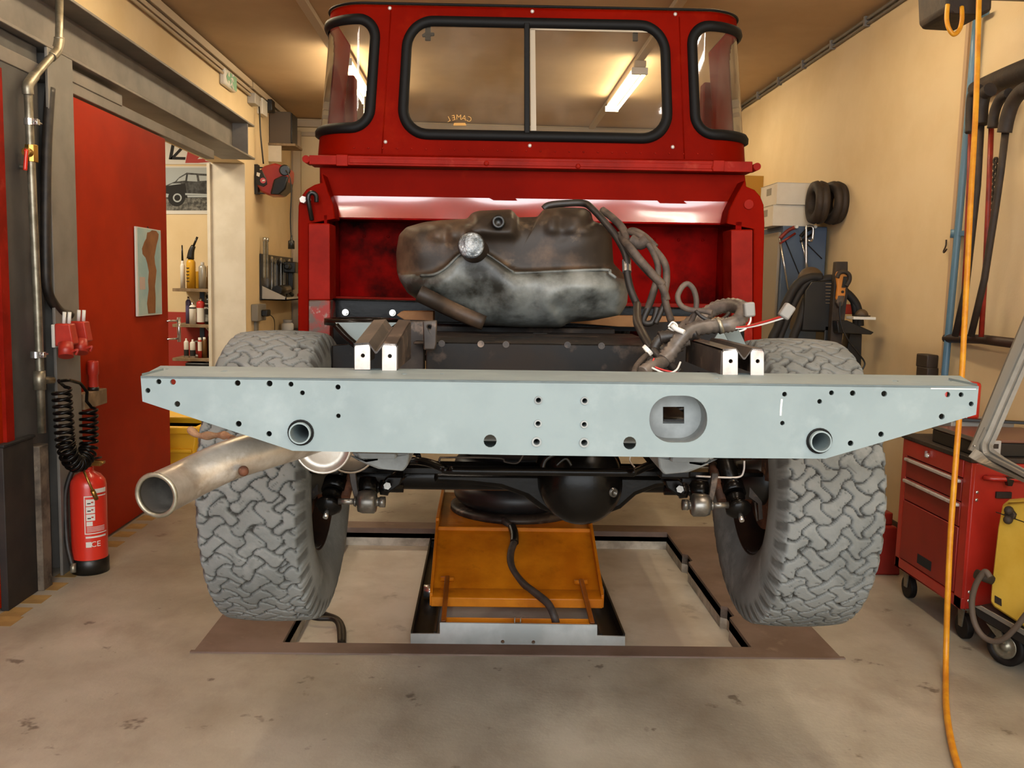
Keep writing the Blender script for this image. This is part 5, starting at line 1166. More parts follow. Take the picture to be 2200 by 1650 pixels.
def spext(t, cx, y, z, r, h): obj('can_text', MB().text('SPRAY', (cx, y-r-.0012, z+h*.56), (1, 0, 0), (0, 0, 1), .022, .0004), 'white', t); band('white', .70, .715)(t, cx, y, z, r, h); band('greyink', .1, .34)(t, cx, y, z, r, h)
can('black_can', 'black aerosol can lettered in white beside the red can on the middle shelf', 'can', 440.5, 455, 634, s2, 'black', 'black', .8, y=YV-.03, extra=spext)
for k, (x0, x1, yt, lab) in enumerate(((395, 405, 727, 'little white dropper bottle with a dark label at the end of the lowest shelf'), (408, 419.5, 729, 'little white pump bottle second along the lowest shelf'))):
    can('dropper_bottle', lab, 'bottle', x0, x1, yt, s3, 'white', 'white', .35, y=YV-.04, extra=band('ink', .1, .42))
can('glue_tube', 'slim red and white tube with a white cap on the lowest shelf', 'tube', 425, 433.5, 725, s3, 'redcan', 'white', .8, y=YV-.05, extra=band('white', .35, .8))
can('brown_bottle', 'narrow brown glass bottle with a white cap on the lowest shelf', 'bottle', 434, 444, 724, s3, 'brownb', 'white', .6, y=YV-.03)
can('dark_bottle', 'dark bottle with a pale cap next to the jamb on the lowest shelf', 'bottle', 445, 456, 716, s3, 'black', 'lgrey', .6, y=YV)
c = at(424, 738, y=YV+.09); single('tape_roll', MB().lathe([(.062, 0), (.075, 0), (.075, .03), (.062, .03), (.062, 0)], (c.x, YV+.08, s3+.075), (c.x+.3, YV+1, s3+.13), 32), 'white', 'white tape roll standing on edge behind the little bottles', 'tape roll')
c = at(430, 785, y=YV); single('tool_case', MB().box((at(405, 790, y=YV).x, YV-.1, at(410, 800, y=YV).z), (at(470, 790, y=YV).x, YS-.02, at(430, 778, y=YV).z)), 'black', 'black case just below the lowest side room shelf', 'case', bevel=.01)
c = at(459, 530, y=YV+.05); single('round_mirror', MB().lathe([(0, 0), (.19, 0), (.20, .008), (.19, .016), (0, .016)], (c.x+.12, YV+.12, c.z), (c.x+.12+.9, YV-.3, c.z), 40), 'chrome', 'round polished metal disc leaning above the top shelf by the jamb', 'disc')
# yellow bin on the floor of the side room
b0 = at(378, 990, y=7.6); b1 = at(440, 920, y=7.6); bz = at(400, 917, y=5.95).z+.02
x0, x1 = at(335, 940, y=5.95).x, at(426, 940, y=5.95).x
t = thing('yellow_bin', 'yellow plastic bin with a thick rim, beyond the red sliding door', 'bin', ((x0+x1)/2, 6.1, 0))
obj('bin_body', MB().prism([(x0+.06, 5.96, 0), (x1-.05, 5.96, 0), (x1, 5.95, bz-.02), (x0, 5.95, bz-.02)], (0, .36, 0)), 'ylwbin', t, bevel=.02)
obj('bin_rim', MB().box((x0-.015, 5.93, bz-.07), (x1+.015, 6.33, bz-.02)), 'ylwbin', t, bevel=.012)
obj('bin_handle', MB().box((x1-.2, 5.925, bz-.19), (x1-.04, 5.96, bz-.165)), 'ylwbin', t, bevel=.006)
obj('bin_lid', MB().box((x0, 6.1, bz-.02), (x1, 6.33, bz+.05), rot=(.25, 0, 0)), 'ylwbin', t, bevel=.01)
# ---- exit sign on the left wall
a, b = at(471, 170, x=XL), at(497, 180, x=XL)
zs_ = at(486, 174, x=XL).z; ym = (a.y+b.y)/2
t = thing('exit_sign', 'white and green emergency exit sign with a running figure, high on the cream wall', 'sign', (XL, ym, zs_-.08))
hw = (b.y-a.y)/2
obj('sign_housing', MB().box((XL, ym-hw, zs_-.062), (XL+.045, ym+hw, zs_+.062)), 'white', t, bevel=.015)
obj('sign_panel', MB().box((XL+.045, ym-hw*.2, zs_-.052), (XL+.047, ym+hw*.92, zs_+.052)), 'green', t)
xq = XL+.0475
obj('sign_arrow', MB().prism([(xq, ym-hw*.85, zs_), (xq, ym-hw*.55, zs_+.04), (xq, ym-hw*.55, zs_+.015), (xq, ym-hw*.28, zs_+.015), (xq, ym-hw*.28, zs_-.015), (xq, ym-hw*.55, zs_-.015), (xq, ym-hw*.55, zs_-.04)], (.001, 0, 0)), 'green', t)
obj('sign_figure', MB().tube([(xq, ym+.02, zs_+.02), (xq, ym, zs_-.015), (xq, ym+.04, zs_-.055)], .007, 6).tube([(xq, ym, zs_-.015), (xq, ym-.035, zs_-.05)], .007, 6).tube([(xq, ym-.03, zs_+.005), (xq, ym+.02, zs_+.02), (xq, ym+.05, zs_)], .006, 6).sphere((xq, ym+.025, zs_+.042), .012, 10, 6), 'white', t)
# ---- boxes, bracket speaker and reel on the far end of the left wall
def wallbox(px0, px1, py0, py1, d, name, lab, cat, m, x=XL):
    A = at(px0, (py0+py1)/2, x=x); B = at(px1, (py0+py1)/2, x=x); zm = [at((px0+px1)/2, v, x=x).z for v in (py0, py1)]
    return single(name, MB().box((x, A.y, zm[1]), (x+d, B.y, zm[0])), m, lab, cat, bevel=.006)
wallbox(531, 541, 203, 225, .07, 'wall_mounted_box', 'grey junction box under the cable conduit, left of the dark wall speaker', 'box', 'lgrey')
wallbox(552, 563, 214, 248, .05, 'socket_strip', 'pale socket strip on the wall between junction box and speaker', 'socket', 'white')
wallbox(563, 570, 215, 240, .09, 'socket_adapter', 'small black adapter plugged in beside the speaker', 'adapter', 'black')
ysp = 8.86
sx0 = at(558, 280, y=ysp).x; sx1 = at(592, 280, y=ysp).x; sz1 = at(575, 239, y=ysp).z; sz0 = at(575, 310, y=ysp).z
t = thing('wall_speaker', 'dark brown speaker box on a small wooden bracket shelf near the corner', 'speaker', (XL+.12, ysp+.1, sz0))
sx0 = max(sx0, XL+.005)
obj('speaker_cabinet', MB().box((sx0, ysp, sz0+.012), (sx0+.20, ysp+.26, sz1)), mat('speaker_brown', '#54473a', .7), t, bevel=.004)
obj('speaker_front', MB().box((sx0+.20, ysp+.004, sz0+.02), (sx0+.212, ysp+.256, sz1-.008)), 'black', t, bevel=.003)
obj('support_shelf', MB().box((XL, ysp-.03, sz0-.012), (sx0+.25, ysp+.30, sz0+.010)), 'oldwood', t, bevel=.002)
obj('shelf_brace', MB().box((XL, ysp-.02, sz0-.16), (XL+.12, ysp-.0, sz0-.012)), 'jamb', t)
# cable reel
yr = 8.3
rc_ = at(585, 386, y=yr)
t = thing('cable_reel', 'red and black retractable cable reel on a wall bracket, near the truck cab', 'cable reel', (XL, yr, rc_.z-.2))
o8 = [(548, 392), (553, 372), (566, 356), (590, 350), (610, 356), (621, 362), (620, 385), (612, 408), (600, 419), (575, 419), (560, 412)]
obj('reel_case', MB().prism([at(*q, y=yr-.02) for q in o8], (0, .24, 0)), mat('reel_red', '#8e2019', .4, coat=.3), t, bevel=.02)
obj('front_panel', MB().prism([at(*q, y=yr-.028) for q in ((549, 388), (556, 366), (562, 364), (572, 384), (574, 396), (566, 401), (550, 396))], (0, .02, 0)), 'black', t, bevel=.004)
obj('maker_disc', MB().cyl(at(565, 388, y=yr-.03), at(565, 388, y=yr-.036), .024, 20), 'redcan', t)
obj('maker_mark', MB().prism([at(*q, y=yr-.0365) for q in ((561, 386), (569, 386), (569, 389), (561, 390))], (0, -.001, 0)), 'white', t)
obj('side_sticker', MB().prism([at(*q, y=yr-.03) for q in ((552, 370), (559, 372), (557, 380), (551, 377))], (0, -.001, 0)), 'white', t)
obj('drum_cover', MB().prism([at(*q, y=yr-.035) for q in ((588, 385), (605, 377), (620, 380), (613, 406), (600, 418), (580, 417))], (0, .26, 0)), 'black', t, bevel=.012)
obj('cable_outlet', MB().cyl(at(612, 366, y=yr-.03), at(612, 366, y=yr+.1), .05, 14), 'black', t, bevel=.01)
obj('wall_bracket', MB().box((XL, yr, rc_.z-.13), (XL+.03, yr+.08, rc_.z+.13)).box((XL+.02, yr+.03, rc_.z+.10), (XL+.18, yr+.04, rc_.z+.112)).box((XL+.02, yr+.03, rc_.z-.125), (XL+.18, yr+.04, rc_.z-.113)), 'black', t)
obj('reel_cable', MB().tube(W.path([(614, 366, yr-.05), (622, 380, yr-.06), (626, 410, yr-.06), (624, 470, yr-.06), (626, 520, yr-.06)]), .006, 8), 'black', t)
e = at(626, 530, y=yr-.06); obj('cable_socket', MB().lathe([(.008, .10), (.012, .06), (.028, .05), (.03, -.02), (0, -.02)], e, e+Vector((0, 0, 1)), 16), 'black', t)
single('feed_cable', MB().tube(W.path([(547, 213, 8.3), (556, 225, 8.32), (560, 290, 8.3), (566, 352, yr+.04)]), .007, 8), 'black', 'black cable dropping from the conduit to the red cable reel', 'cable')
# ---- tool board with tray
ya, yb3 = at(557, 590, x=XL).y, 9.84
zb1_ = at(557, 545, x=XL).z; zb0_ = at(557, 645, x=XL).z
t = thing('tool_board', 'black perforated tool board with a grey tray below it on the left wall', 'tool board', (XL, (ya+yb3)/2, zb0_))
obj('board_panel', MB().box((XL+.003, ya, zb0_), (XL+.02, yb3, zb1_)), 'black', t, bevel=.003)
obj('parts_tray', MB().prism([(XL+.02, ya+.02, zb0_+.0), (XL+.24, ya+.02, zb0_+.0), (XL+.24, ya+.02, zb0_+.03), (XL+.02, ya+.02, zb0_+.13)], (0, .012, 0)).box((XL+.02, ya+.02, zb0_), (XL+.24, yb3-.05, zb0_+.012)).box((XL+.23, ya+.02, zb0_), (XL+.24, yb3-.05, zb0_+.03)), 'lgrey', t)
def spanner(y, z1, L, k, lab, m='chrome'):
    x = XL+.035; mb = MB(); w = .011
    mb.box((x, y-w, z1-L), (x+.008, y+w, z1-.03))
    for s in (1, -1):
        c = (x+.004, y, z1-.015 if s > 0 else z1-L)
        mb.ring((x-.001, c[1], c[2]), (x+.009, c[1], c[2]), .030, .015, 14)
    single('spanner', mb, m, lab, 'spanner', 'spanners on the tool board')
labs = 'steel spanner in the row hanging on the black tool board'
for k in range(7): spanner(ya+.34+.13*k, zb1_-.03-.012*(k % 3), .30+.02*(k % 2), k, labs, ['chrome', 'galv', 'grimy'][k % 3])
for k, (px, top) in enumerate(((568, 510), (574, 511))):
    p = at(px, 560, x=XL+.04); zt3 = at(px, top, x=XL+.04).z
    tt = thing('chisel', 'long steel chisel hung at the near end of the tool board', 'chisel', (p.x, p.y, zb0_+.2), 'chisels on the tool board')
    obj('blade', MB().box((p.x-.01, p.y-.014, zb0_+.2), (p.x+.01, p.y+.014, zt3-.03)), 'galv', tt, bevel=.003); obj('striking_cap', MB().cyl((p.x, p.y, zt3-.035), (p.x, p.y, zt3), .017, 12), 'chrome', tt)
p = at(600, 610, x=XL+.1); single('grease_gun', MB().tube([(XL+.10, p.y-.1, zb0_+.09), (XL+.10, p.y+.35, zb0_+.10)], .045, 14, steps=1).tube([(XL+.1, p.y+.35, zb0_+.1), (XL+.12, p.y+.5, zb0_+.04)], .02, 10), 'black', 'black cylinder tool lying in the grey tray', 'tool')
single('drill', MB().box((XL+.04, yb3-.55, zb1_-.16), (XL+.16, yb3-.3, zb1_-.05)).box((XL+.06, yb3-.45, zb1_-.33), (XL+.12, yb3-.37, zb1_-.15)).cyl((XL+.1, yb3-.55, zb1_-.1), (XL+.1, yb3-.68, zb1_-.1), .03, 12), 'black', 'black power drill hanging at the far end of the tool board', 'drill', bevel=.01)
single('red_ball', MB().sphere((XL+.2, yb3-.55, zb0_+.04), .025, 12, 8), 'redcan', 'bright red round part lying in the grey tray', 'part')
# socket box and pipe
a = at(539, 670, x=XL); b = at(558, 670, x=XL); z1 = at(548, 653, x=XL).z; z0 = at(548, 689, x=XL).z
t = thing('wall_socket', 'grey double wall socket with a black plug, below the tool board', 'socket', (XL, a.y+.1, z0))
obj('socket_box', MB().box((XL, a.y, z0), (XL+.06, b.y, z1)), 'grey', t, bevel=.008); obj('conduit_pipe', MB().box((XL, a.y+.1, .3), (XL+.025, a.y+.18, z0)), 'grey', t, bevel=.003)
obj('mains_plug', MB().box((XL+.06, b.y-.2, z0+.04), (XL+.12, b.y-.08, z0+.1)), 'black', t, bevel=.01)
obj('mains_lead', MB().tube([(XL+.1, b.y-.1, z0+.06), (XL+.12, b.y+.05, z0), (XL+.1, b.y+.15, z0-.2), (XL+.1, b.y+.16, z0-.4)], .004, 6), 'black', t)
# bench in the corner
yb4 = at(590, 715, x=XL).y
zb4 = at(615, 712, y=9.2).z
t = thing('workbench', 'black topped workbench in the back corner behind the truck wheel', 'bench', (XL+.35, 9.3, 0))
obj('bench_top', MB().box((XL+.02, 8.95, zb4-.05), (XL+1.0, 9.85, zb4)), 'black', t, bevel=.005)
for x, y in ((XL+.08, 9.0), (XL+.94, 9.0), (XL+.08, 9.78), (XL+.94, 9.78)): obj('leg', MB().box((x-.03, y-.03, 0), (x+.03, y+.03, zb4-.05)), 'dsteel', t)
p = at(618, 708, y=9.25); jt = thing('glass_jar', 'squat pale jar with a lid standing on the corner workbench', 'jar', (p.x, 9.25, zb4))
obj('jar_body', MB().lathe([(0, 0), (.055, 0), (.06, .02), (.06, .07), (.045, .085), (0, .085)], (p.x, 9.25, zb4), (p.x, 9.25, 9), 24), 'white', jt); obj('jar_lid', MB().cyl((p.x, 9.25, zb4+.085), (p.x, 9.25, zb4+.115), .045, 20), 'lgrey', jt)
single('vise', MB().box((XL+.5, 9.3, zb4), (XL+.75, 9.5, zb4+.14)).cyl((XL+.45, 9.4, zb4+.18), (XL+.8, 9.4, zb4+.18), .05, 14).box((XL+.55, 9.32, zb4+.13), (XL+.7, 9.48, zb4+.2)), 'grimy', 'dark bench vise on the corner workbench behind the cab', 'vise', bevel=.01)
single('machine_guard', MB().cyl((XL+.38, 9.58, zb4+.22), (XL+.38, 9.70, zb4+.22), .10, 24).box((XL+.28, 9.55, zb4), (XL+.48, 9.75, zb4+.18)), 'black', 'black bench grinder at the wall end of the workbench', 'grinder', bevel=.01)
# ================================================================== RIGHT SIDE
# ---- blue pipe, grey conduit, hook
xw = XR-.035
bp_ = thing('blue_pipe', 'blue compressed air pipe running down the right wall', 'pipe', at(2030, 800, x=xw))
q = [at(a, b, x=xw) for a, b in ((2100, 20), (2092, 110), (2062, 455), (2030, 800), (2024, 880))]
obj('pipe_run', MB().tube(q, .017, 12, steps=1), 'bluepipe', bp_)
for px, py in ((2083, 275), (2052, 502)): c = at(px, py, x=xw); obj('pipe_clip', MB().box((c.x-.005, c.y-.045, c.z-.012), (c.x+.03, c.y+.0, c.z+.012)).cyl(c-Vector((0, 0, .02)), c+Vector((0, 0, .02)), .022, 12), 'bluepipe', bp_)
c = at(2098, 38, x=xw); obj('pipe_outlet', MB().tube([c, c+Vector((0, -.09, .0))], .013, 10), 'bluepipe', bp_)
single('grey_conduit', MB().box((XR-.012, at(2055, 455, x=XR).y-.01, at(2020, 800, x=XR).z), (XR, at(2055, 455, x=XR).y+.02, ZC-.05)), mat('pale_conduit', '#b59a7d', .6), 'slim pale conduit on the wall beside the blue pipe', 'conduit')
c = at(2032, 528, x=XR-.01); single('wall_hook', MB().tube([c+Vector((0, 0, .03)), c, c+Vector((-.02, -.02, -.03)), c+Vector((-.03, -.05, -.035)), c+Vector((-.03, -.07, -.02))], .004, 6), 'darkbar', 'small dark hook screwed into the wall next to the blue pipe', 'hook')
for z, lab in ((775, 'upper black wall socket behind the grey crossmember end'), (802, 'lower black wall socket behind the grey crossmember end')):
    c = at(2002, z, x=XR); single('black_socket', MB().box((XR-.06, c.y-.07, c.z-.034), (XR, c.y+.05, c.z+.034)), mat('dark_socket', '#35291e', .6), lab, 'socket', bevel=.006)
# ---- hose reel and yellow hose
YR = 3.72
rz = at(2085, 28, y=YR)
t = thing('hose_reel', 'black hose reel housing high on the right wall with a yellow hose', 'hose reel', (rz.x, YR, rz.z))
obj('reel_housing', MB().prism([at(*k, y=YR) for k in ((2030, -90), (2034, 18), (2042, 28), (2112, 32), (2132, 22), (2136, -90))], (0, .24, 0)), 'brownwrap', t, bevel=.015)
obj('reel_arm', MB().box((rz.x+.02, YR+.08, rz.z+.1), (XR, YR+.16, rz.z+.16)), 'black', t, bevel=.004)
obj('hose_loop', MB().tube(W.path([(2036, 10, YR-.02), (2034, 40, YR-.03), (2039, 62, YR-.04), (2050, 74, YR-.04), (2062, 62, YR-.03), (2067, 40, YR-.02), (2066, 15, YR)]), .0088, 10), 'ylw', t)
hp = [at(2105, -60, y=3.70), at(2103, 5, y=3.66), at(2097, 220, y=3.55), at(2086, 420, y=3.45), at(2076, 620, y=3.36), at(2064, 850, y=3.25), at(2052, 1010, y=3.19), at(2042, 1150, y=3.15)]
hp += [at(2036, 1280, y=3.13), at(2033, 1380, y=3.13)]
fl_ = [(2032, 1450), (2033, 1520), (2043, 1590), (2062, 1660), (2090, 1740)]
fz_ = [.012]*5
hp += [at(a, b, z=z) for (a, b), z in zip(fl_, fz_)]
single('yellow_hose', MB().tube(hp, .0105, 12), 'ylw', 'long yellow air hose hanging from the reel and trailing across the floor', 'hose')
# ---- two long lever bars with wrapped grips, hung on a rail
xg = XR-.10
def pt(px, py, x=xg): return at(px, py, x=x)
single('wall_bar', MB().tube([pt(2033, 727, XR-.03), pt(2110, 729, XR-.06), pt(2215, 742, XR-.06)], .022, 12, steps=1), 'darkbar', 'dark horizontal bar on the right wall under the long lever tools', 'bar')
def lever(lab, red, blk, grips):
    t = thing('wall_hanging_lever_tool', lab, 'lever tool', pt(red[-1][0], red[-1][1]))
    obj('red_shaft', MB().tube([pt(*k) for k in red], .0115, 10, steps=1), 'redrod', t)
    obj('black_shaft', MB().tube([pt(k[0], k[1], xg-.03) for k in blk], .015, 10, steps=1), 'brownwrap', t)
    for gp, r in grips: obj('wrapped_grip', MB().tube([pt(k[0], k[1], xg-.04) for k in gp], r, 12), 'brownwrap', t)
    return t
l1_ = lever('long red and black lever pair with wrapped grips nearer the blue pipe', [(2086, 270), (2082, 400), (2075, 560), (2066, 722)], [(2108, 260), (2100, 400), (2075, 620), (2052, 722)],
  [([(2084, 285), (2084, 245), (2088, 205), (2105, 190)], .020), ([(2108, 268), (2108, 235), (2114, 205), (2128, 192)], .030)])
l2_ = lever('long red and black lever pair with a toothed strip, further from the pipe', [(2130, 270), (2125, 400), (2118, 560), (2108, 724)], [(2160, 285), (2150, 370), (2140, 440), (2115, 600), (2086, 722)],
  [([(2132, 275), (2137, 240), (2150, 212), (2168, 200)], .022), ([(2158, 285), (2164, 255), (2176, 220), (2196, 195), (2215, 190)], .030)])
mb = MB()
for k in range(9): c = pt(2139-.8*k*.8, 345+k*14, xg-.03); mb.ring(c+Vector((-.004, 0, 0)), c+Vector((.004, 0, 0)), .016, .009, 10)
obj('toothed_strip', mb, 'brownwrap', l2_)
single('wrapped_hanger', MB().tube([pt(2094, 192, xg+.05), pt(2130, 178, xg+.05), pt(2180, 160, xg+.04), pt(2260, 132, xg+.03)], lambda u: .034+.02*u, 14), 'brownwrap', 'dark wrapped hanger rising above the long lever tools on the right wall', 'hanger')
# ---- tall blue cabinet against the right wall
YBc = at(1777, 600, x=XR-.006).y
bx1 = XR-.005
c0 = at(1683, 485, y=YBc); c1 = at(1778, 485, y=YBc)
cx0 = c0.x; cx1 = min(c1.x, bx1); cz = c0.z
t = thing('blue_cabinet', 'tall blue metal cabinet with a dull grey door against the right wall', 'cabinet', ((cx0+cx1)/2, YBc+.45, 0))
obj('cabinet_body', MB().box((cx0, YBc, 0), (cx1, YBc+1.0, cz)), 'bluecab', t, bevel=.006)
obj('door', MB().box((cx0-.02, YBc+.03, .08), (cx0, YBc+.97, cz-.04)), 'greycab', t, bevel=.004)
ys_ = YBc-.012
def saw(lab, top, end, m):
    tt = thing('hacksaw', lab, 'hacksaw', at(end[0], end[1], y=ys_))
    a = at(*top[0], y=ys_); b = at(*top[1], y=ys_)
    obj('saw_handle', MB().tube([a, a.lerp(b, .5)+Vector((0, 0, .012)), b], .012, 10).tube([a+Vector((.005, 0, -.04)), b+Vector((.0, 0, -.035))], .008, 8), m, tt)
    obj('saw_frame', MB().tube([b, at(*end, y=ys_)], .0065, 8, steps=1), 'chrome', tt)
    obj('saw_blade', MB().tube([at(top[0][0]-20, top[0][1]+30, y=ys_), at(end[0]+30, end[1]-24, y=ys_)], .003, 6, steps=1), 'grimy', tt)
    obj('hanging_pin', MB().cyl(a, a+Vector((0, -.04, 0)), .010, 10), 'white', tt)
saw('hacksaw with a red handle hung on the blue cabinet side', ((1708, 488), (1676, 512)), (1694, 630), 'redrod')
saw('hacksaw with a dark green handle hung on the blue cabinet side', ((1748, 488), (1720, 508)), (1736, 580), 'grimy')
single('hanging_clamp_bar', MB().tube(W.path([(1745, 516, ys_-.05), (1747, 500, ys_-.05), (1746, 488, ys_-.05), (1735, 486, ys_-.05), (1732, 495, ys_-.05), (1732, 590, ys_-.05)]), .008, 8, steps=3).tube(W.path([(1735, 517, ys_-.05), (1745, 517, ys_-.05)]), .008, 8, steps=1), 'chrome', 'bent bright steel rod tool hanging between the hacksaws', 'rod tool')
# white boxes on the cabinet
def carton(x0, xm, x1, y0, y1, z, yy, d, lab):
    A = at(xm, y0, y=yy); B = at(x1, y1, y=yy); h = A.z-B.z
    tt = thing('carton', lab, 'carton', ((A.x+B.x)/2, yy+d/2, z))
    obj('carton_body', MB().box((A.x, yy, z), (B.x, yy+d, z+h)), 'whitebox', tt, bevel=.003)
    obj('carton_lid', MB().box((A.x-.004, yy-.004, z+h*.985), (B.x+.004, yy+d+.004, z+h)), 'whitebox', tt, bevel=.002)
    obj('carton_label', MB().box((A.x-.002, yy+.12, z+h*.5), (A.x, yy+.12+.1, z+h*.82)), 'tag', tt)
    return z+h
z_ = carton(1648, 1662, 1749, 434, 482, cz, YBc+.02, .34, 'white carton resting on the blue cabinet, lower of the two')
carton(1643, 1671, 1759, 380, 430, z_, YBc+.0, .36, 'white carton on top of the other one over the blue cabinet')
single('ochre_panel', MB().box((at(1560, 400, y=7.7).x, 7.7, 0), (at(1662, 400, y=7.7).x, 7.74, at(1640, 378, y=7.7).z)), 'boxbrown', 'ochre yellow panel behind the white cartons at the cab edge', 'panel')
for k, (px, lab) in enumerate(((1768, 'dark rubber tyre nearer the cartons, hung beside its twin above the blue cabinet'), (1792, 'dark rubber tyre hung flat against the right wall above the blue cabinet'))):
    yy = YBc+.42
    w = .044; cx_ = at(px, 440, y=yy-.1).x; cx_ = (XR-.055) if k else (XR-.16)
    R_ = .14; YTy = YBc-.16; zc_ = at(1785, 436, y=YTy).z
    tt = thing('hanging_tyre_casing', lab, 'tyre', (cx_, YTy, zc_-R_))
    pr = [(.075, -w*.8), (.10, -w), (.13, -w*.95), (R_-.004, -w*.6), (R_, -.012), (R_-.008, -.006), (R_-.008, .006), (R_, .012), (R_-.004, w*.6), (.13, w*.95), (.10, w), (.075, w*.8), (.075, -w*.8)]
    obj('tyre_carcass', MB().lathe(pr, (cx_, YTy, zc_), (cx_+1, YTy+(.12 if k else -.05), zc_), 48), 'brownwrap', tt)
# ---- black machine with hoses and orange handled clamp
YM = 5.3
m0 = at(1790, 700, y=YM)
t = thing('bending_machine', 'black machine stand with looped hoses and a slotted housing, behind the right tyre', 'machine', (m0.x, YM+.1, 0))
A = at(1727, 610, y=YM); B = at(1796, 715, y=YM)
obj('machine_housing', MB().prism([at(*k, y=YM) for k in ((1730, 625), (1745, 603), (1796, 600), (1800, 715), (1722, 712))], (0, .22, 0)), 'black', t, bevel=.01)
sl = MB()
for k in range(7): a = at(1774, 609+k*7, y=YM-.002); sl.box((a.x, YM-.004, a.z-.002), (a.x+.035, YM, a.z+.002))
obj('vent_slot', sl, 'oldwood', t)
col = obj('machine_column', MB().prism([at(*k, y=YM-.05) for k in ((1797, 562), (1822, 562), (1822, 625), (1806, 760), (1782, 760), (1790, 640))], (0, .05, 0)), 'brownwrap', t, bevel=.004)
zf_ = .0
mx = m0.x
obj('machine_pedestal', MB().box((mx-.05, YM, 0), (mx+.06, YM+.14, at(1790, 700, y=YM).z)).box((mx-.25, YM-.15, 0), (mx+.25, YM+.3, .02)), 'black', t, bevel=.006)
for pts, r in (([(1648, 1000), (1648, 860), (1655, 745), (1672, 700), (1690, 650), (1712, 612), (1738, 597), (1765, 596)], .026), ([(1664, 1000), (1664, 860), (1672, 745), (1690, 690), (1708, 648), (1730, 612), (1755, 598)], .020), ([(1694, 1000), (1694, 860), (1700, 745), (1718, 690), (1732, 645), (1750, 615), (1775, 600), (1795, 600)], .026), ([(1800, 620), (1822, 632), (1840, 655), (1846, 684), (1847, 700)], .024), ([(1815, 622), (1832, 645), (1838, 680), (1838, 700)], .018)):
    obj('machine_hose', MB().tube([at(a, b, y=YM+.03) for a, b in pts], r, 12), mat('hose_black_%d' % len(bpy.data.materials), '#17120e', .7), t)
tc0 = at(1812, 720, y=YM-.1)
tb = obj('machine_table', MB().prism([at(*k, y=YM-.12) for k in ((1798, 690), (1820, 688), (1878, 714), (1872, 719), (1800, 716))], (0, .25, 0)), 'black', t, bevel=.004)
obj('table_support', MB().prism([at(*k, y=YM) for k in ((1826, 716), (1852, 718), (1850, 790), (1815, 790))], (0, .1, 0)), 'black', t, bevel=.004)
d0 = at(1742, 590, y=YM+.35); obj('sanding_dome', MB().sphere((d0.x, YM+.35, d0.z-.03), .078, 24, 12), 'tanbrown', t)
pk = [at(*k, y=YM-.08) for k in ((1797, 590), (1800, 583), (1815, 583), (1825, 590), (1822, 605), (1817, 622), (1817, 632), (1813, 650), (1800, 650), (1797, 640), (1800, 615))]
hd = thing('clamp_meter', 'orange and black hand tool clipped to the front of the black machine', 'hand tool', at(1806, 650, y=YM-.08))
obj('tool_body', MB().prism(pk, (0, .025, 0)), mat('tool_orange', '#c47a2a', .5), hd, bevel=.006)
obj('tool_jaw', MB().tube([at(*k, y=YM-.09) for k in ((1799, 597), (1803, 587), (1814, 584), (1824, 590), (1825, 602), (1818, 615))], .012, 10), 'brownwrap', hd)
obj('tool_insert', MB().prism([at(*k, y=YM-.085) for k in ((1812, 594), (1820, 594), (1817, 618), (1808, 618))], (0, -.004, 0)), 'black', hd)
c = at(1810, 627, y=YM-.083); obj('tool_button', MB().cyl(c, c+Vector((0, -.006, 0)), .008, 12), 'black', hd)
obj('tool_lead', MB().tube([at(*k, y=YM-.16) for k in ((1806, 648), (1804, 670), (1808, 700), (1822, 730), (1845, 760), (1858, 780), (1852, 795))], .005, 8), 'black', hd)
obj('tool_grip', MB().prism([at(*k, y=YM-.083) for k in ((1801, 635), (1815, 635), (1812, 655), (1803, 662), (1797, 650))], (0, .03, 0)), 'hose', hd, bevel=.004)
# bits on the machine table
zt4 = at(1809, 687, y=YM-.12).z+.026
YD = YM-.085; p = at(1850, 694, y=YD); tt = thing('rubber_dome', 'round brown rubber dome sitting on a pale tray of the machine', 'dome', (p.x, YD, zt4))
obj('dome', MB().sphere((p.x, YD, zt4+.0), .037, 20, 8, half=1), 'tanbrown', tt); obj('dome_flange', MB().cyl((p.x, YD, zt4-.004), (p.x, YD, zt4+.002), .048, 20), 'brownwrap', tt)
single('parts_box', MB().box((at(1810, 690, y=YM+.06).x, YM+.16, zt4+.0), (at(1845, 690, y=YM+.16).x, YM+.2, zt4+.06)), 'ceered', 'small orange red carton on the machine table behind the dome', 'box', bevel=.003)
single('pale_tray', MB().box((p.x-.07, YD-.06, zt4-.022), (p.x+.06, YD+.05, zt4-.006)), 'white', 'pale flat tray beneath the brown dome', 'tray', bevel=.002)
# ---- red tool trolley
TX, TY0, TY1, TZ = 1.885, 3.38, 3.95, .735
t = thing('tool_trolley', 'red roller tool cabinet with two drawers and black castors, against the right wall', 'tool cabinet', (TX+.22, (TY0+TY1)/2, 0))
zb5 = .135
obj('cabinet_body', MB().box((TX+.01, TY0, zb5), (XR-.01, TY1, TZ-.02)), 'toolred', t, bevel=.006)
obj('front_frame', MB().box((TX, TY0, zb5), (TX+.02, TY0+.055, TZ-.02)).box((TX, TY1-.04, zb5), (TX+.02, TY1, TZ-.02)).box((TX, TY0, zb5), (TX+.02, TY1, zb5+.045)), 'toolred', t, bevel=.003)
obj('top_panel', MB().box((TX-.004, TY0+.055, TZ-.09), (TX+.012, TY1-.04, TZ-.02)), 'toolred', t, bevel=.003)
obj('rubber_top', MB().box((TX-.008, TY0-.008, TZ-.02), (XR-.008, TY1+.008, TZ)), 'brownwrap', t, bevel=.004)
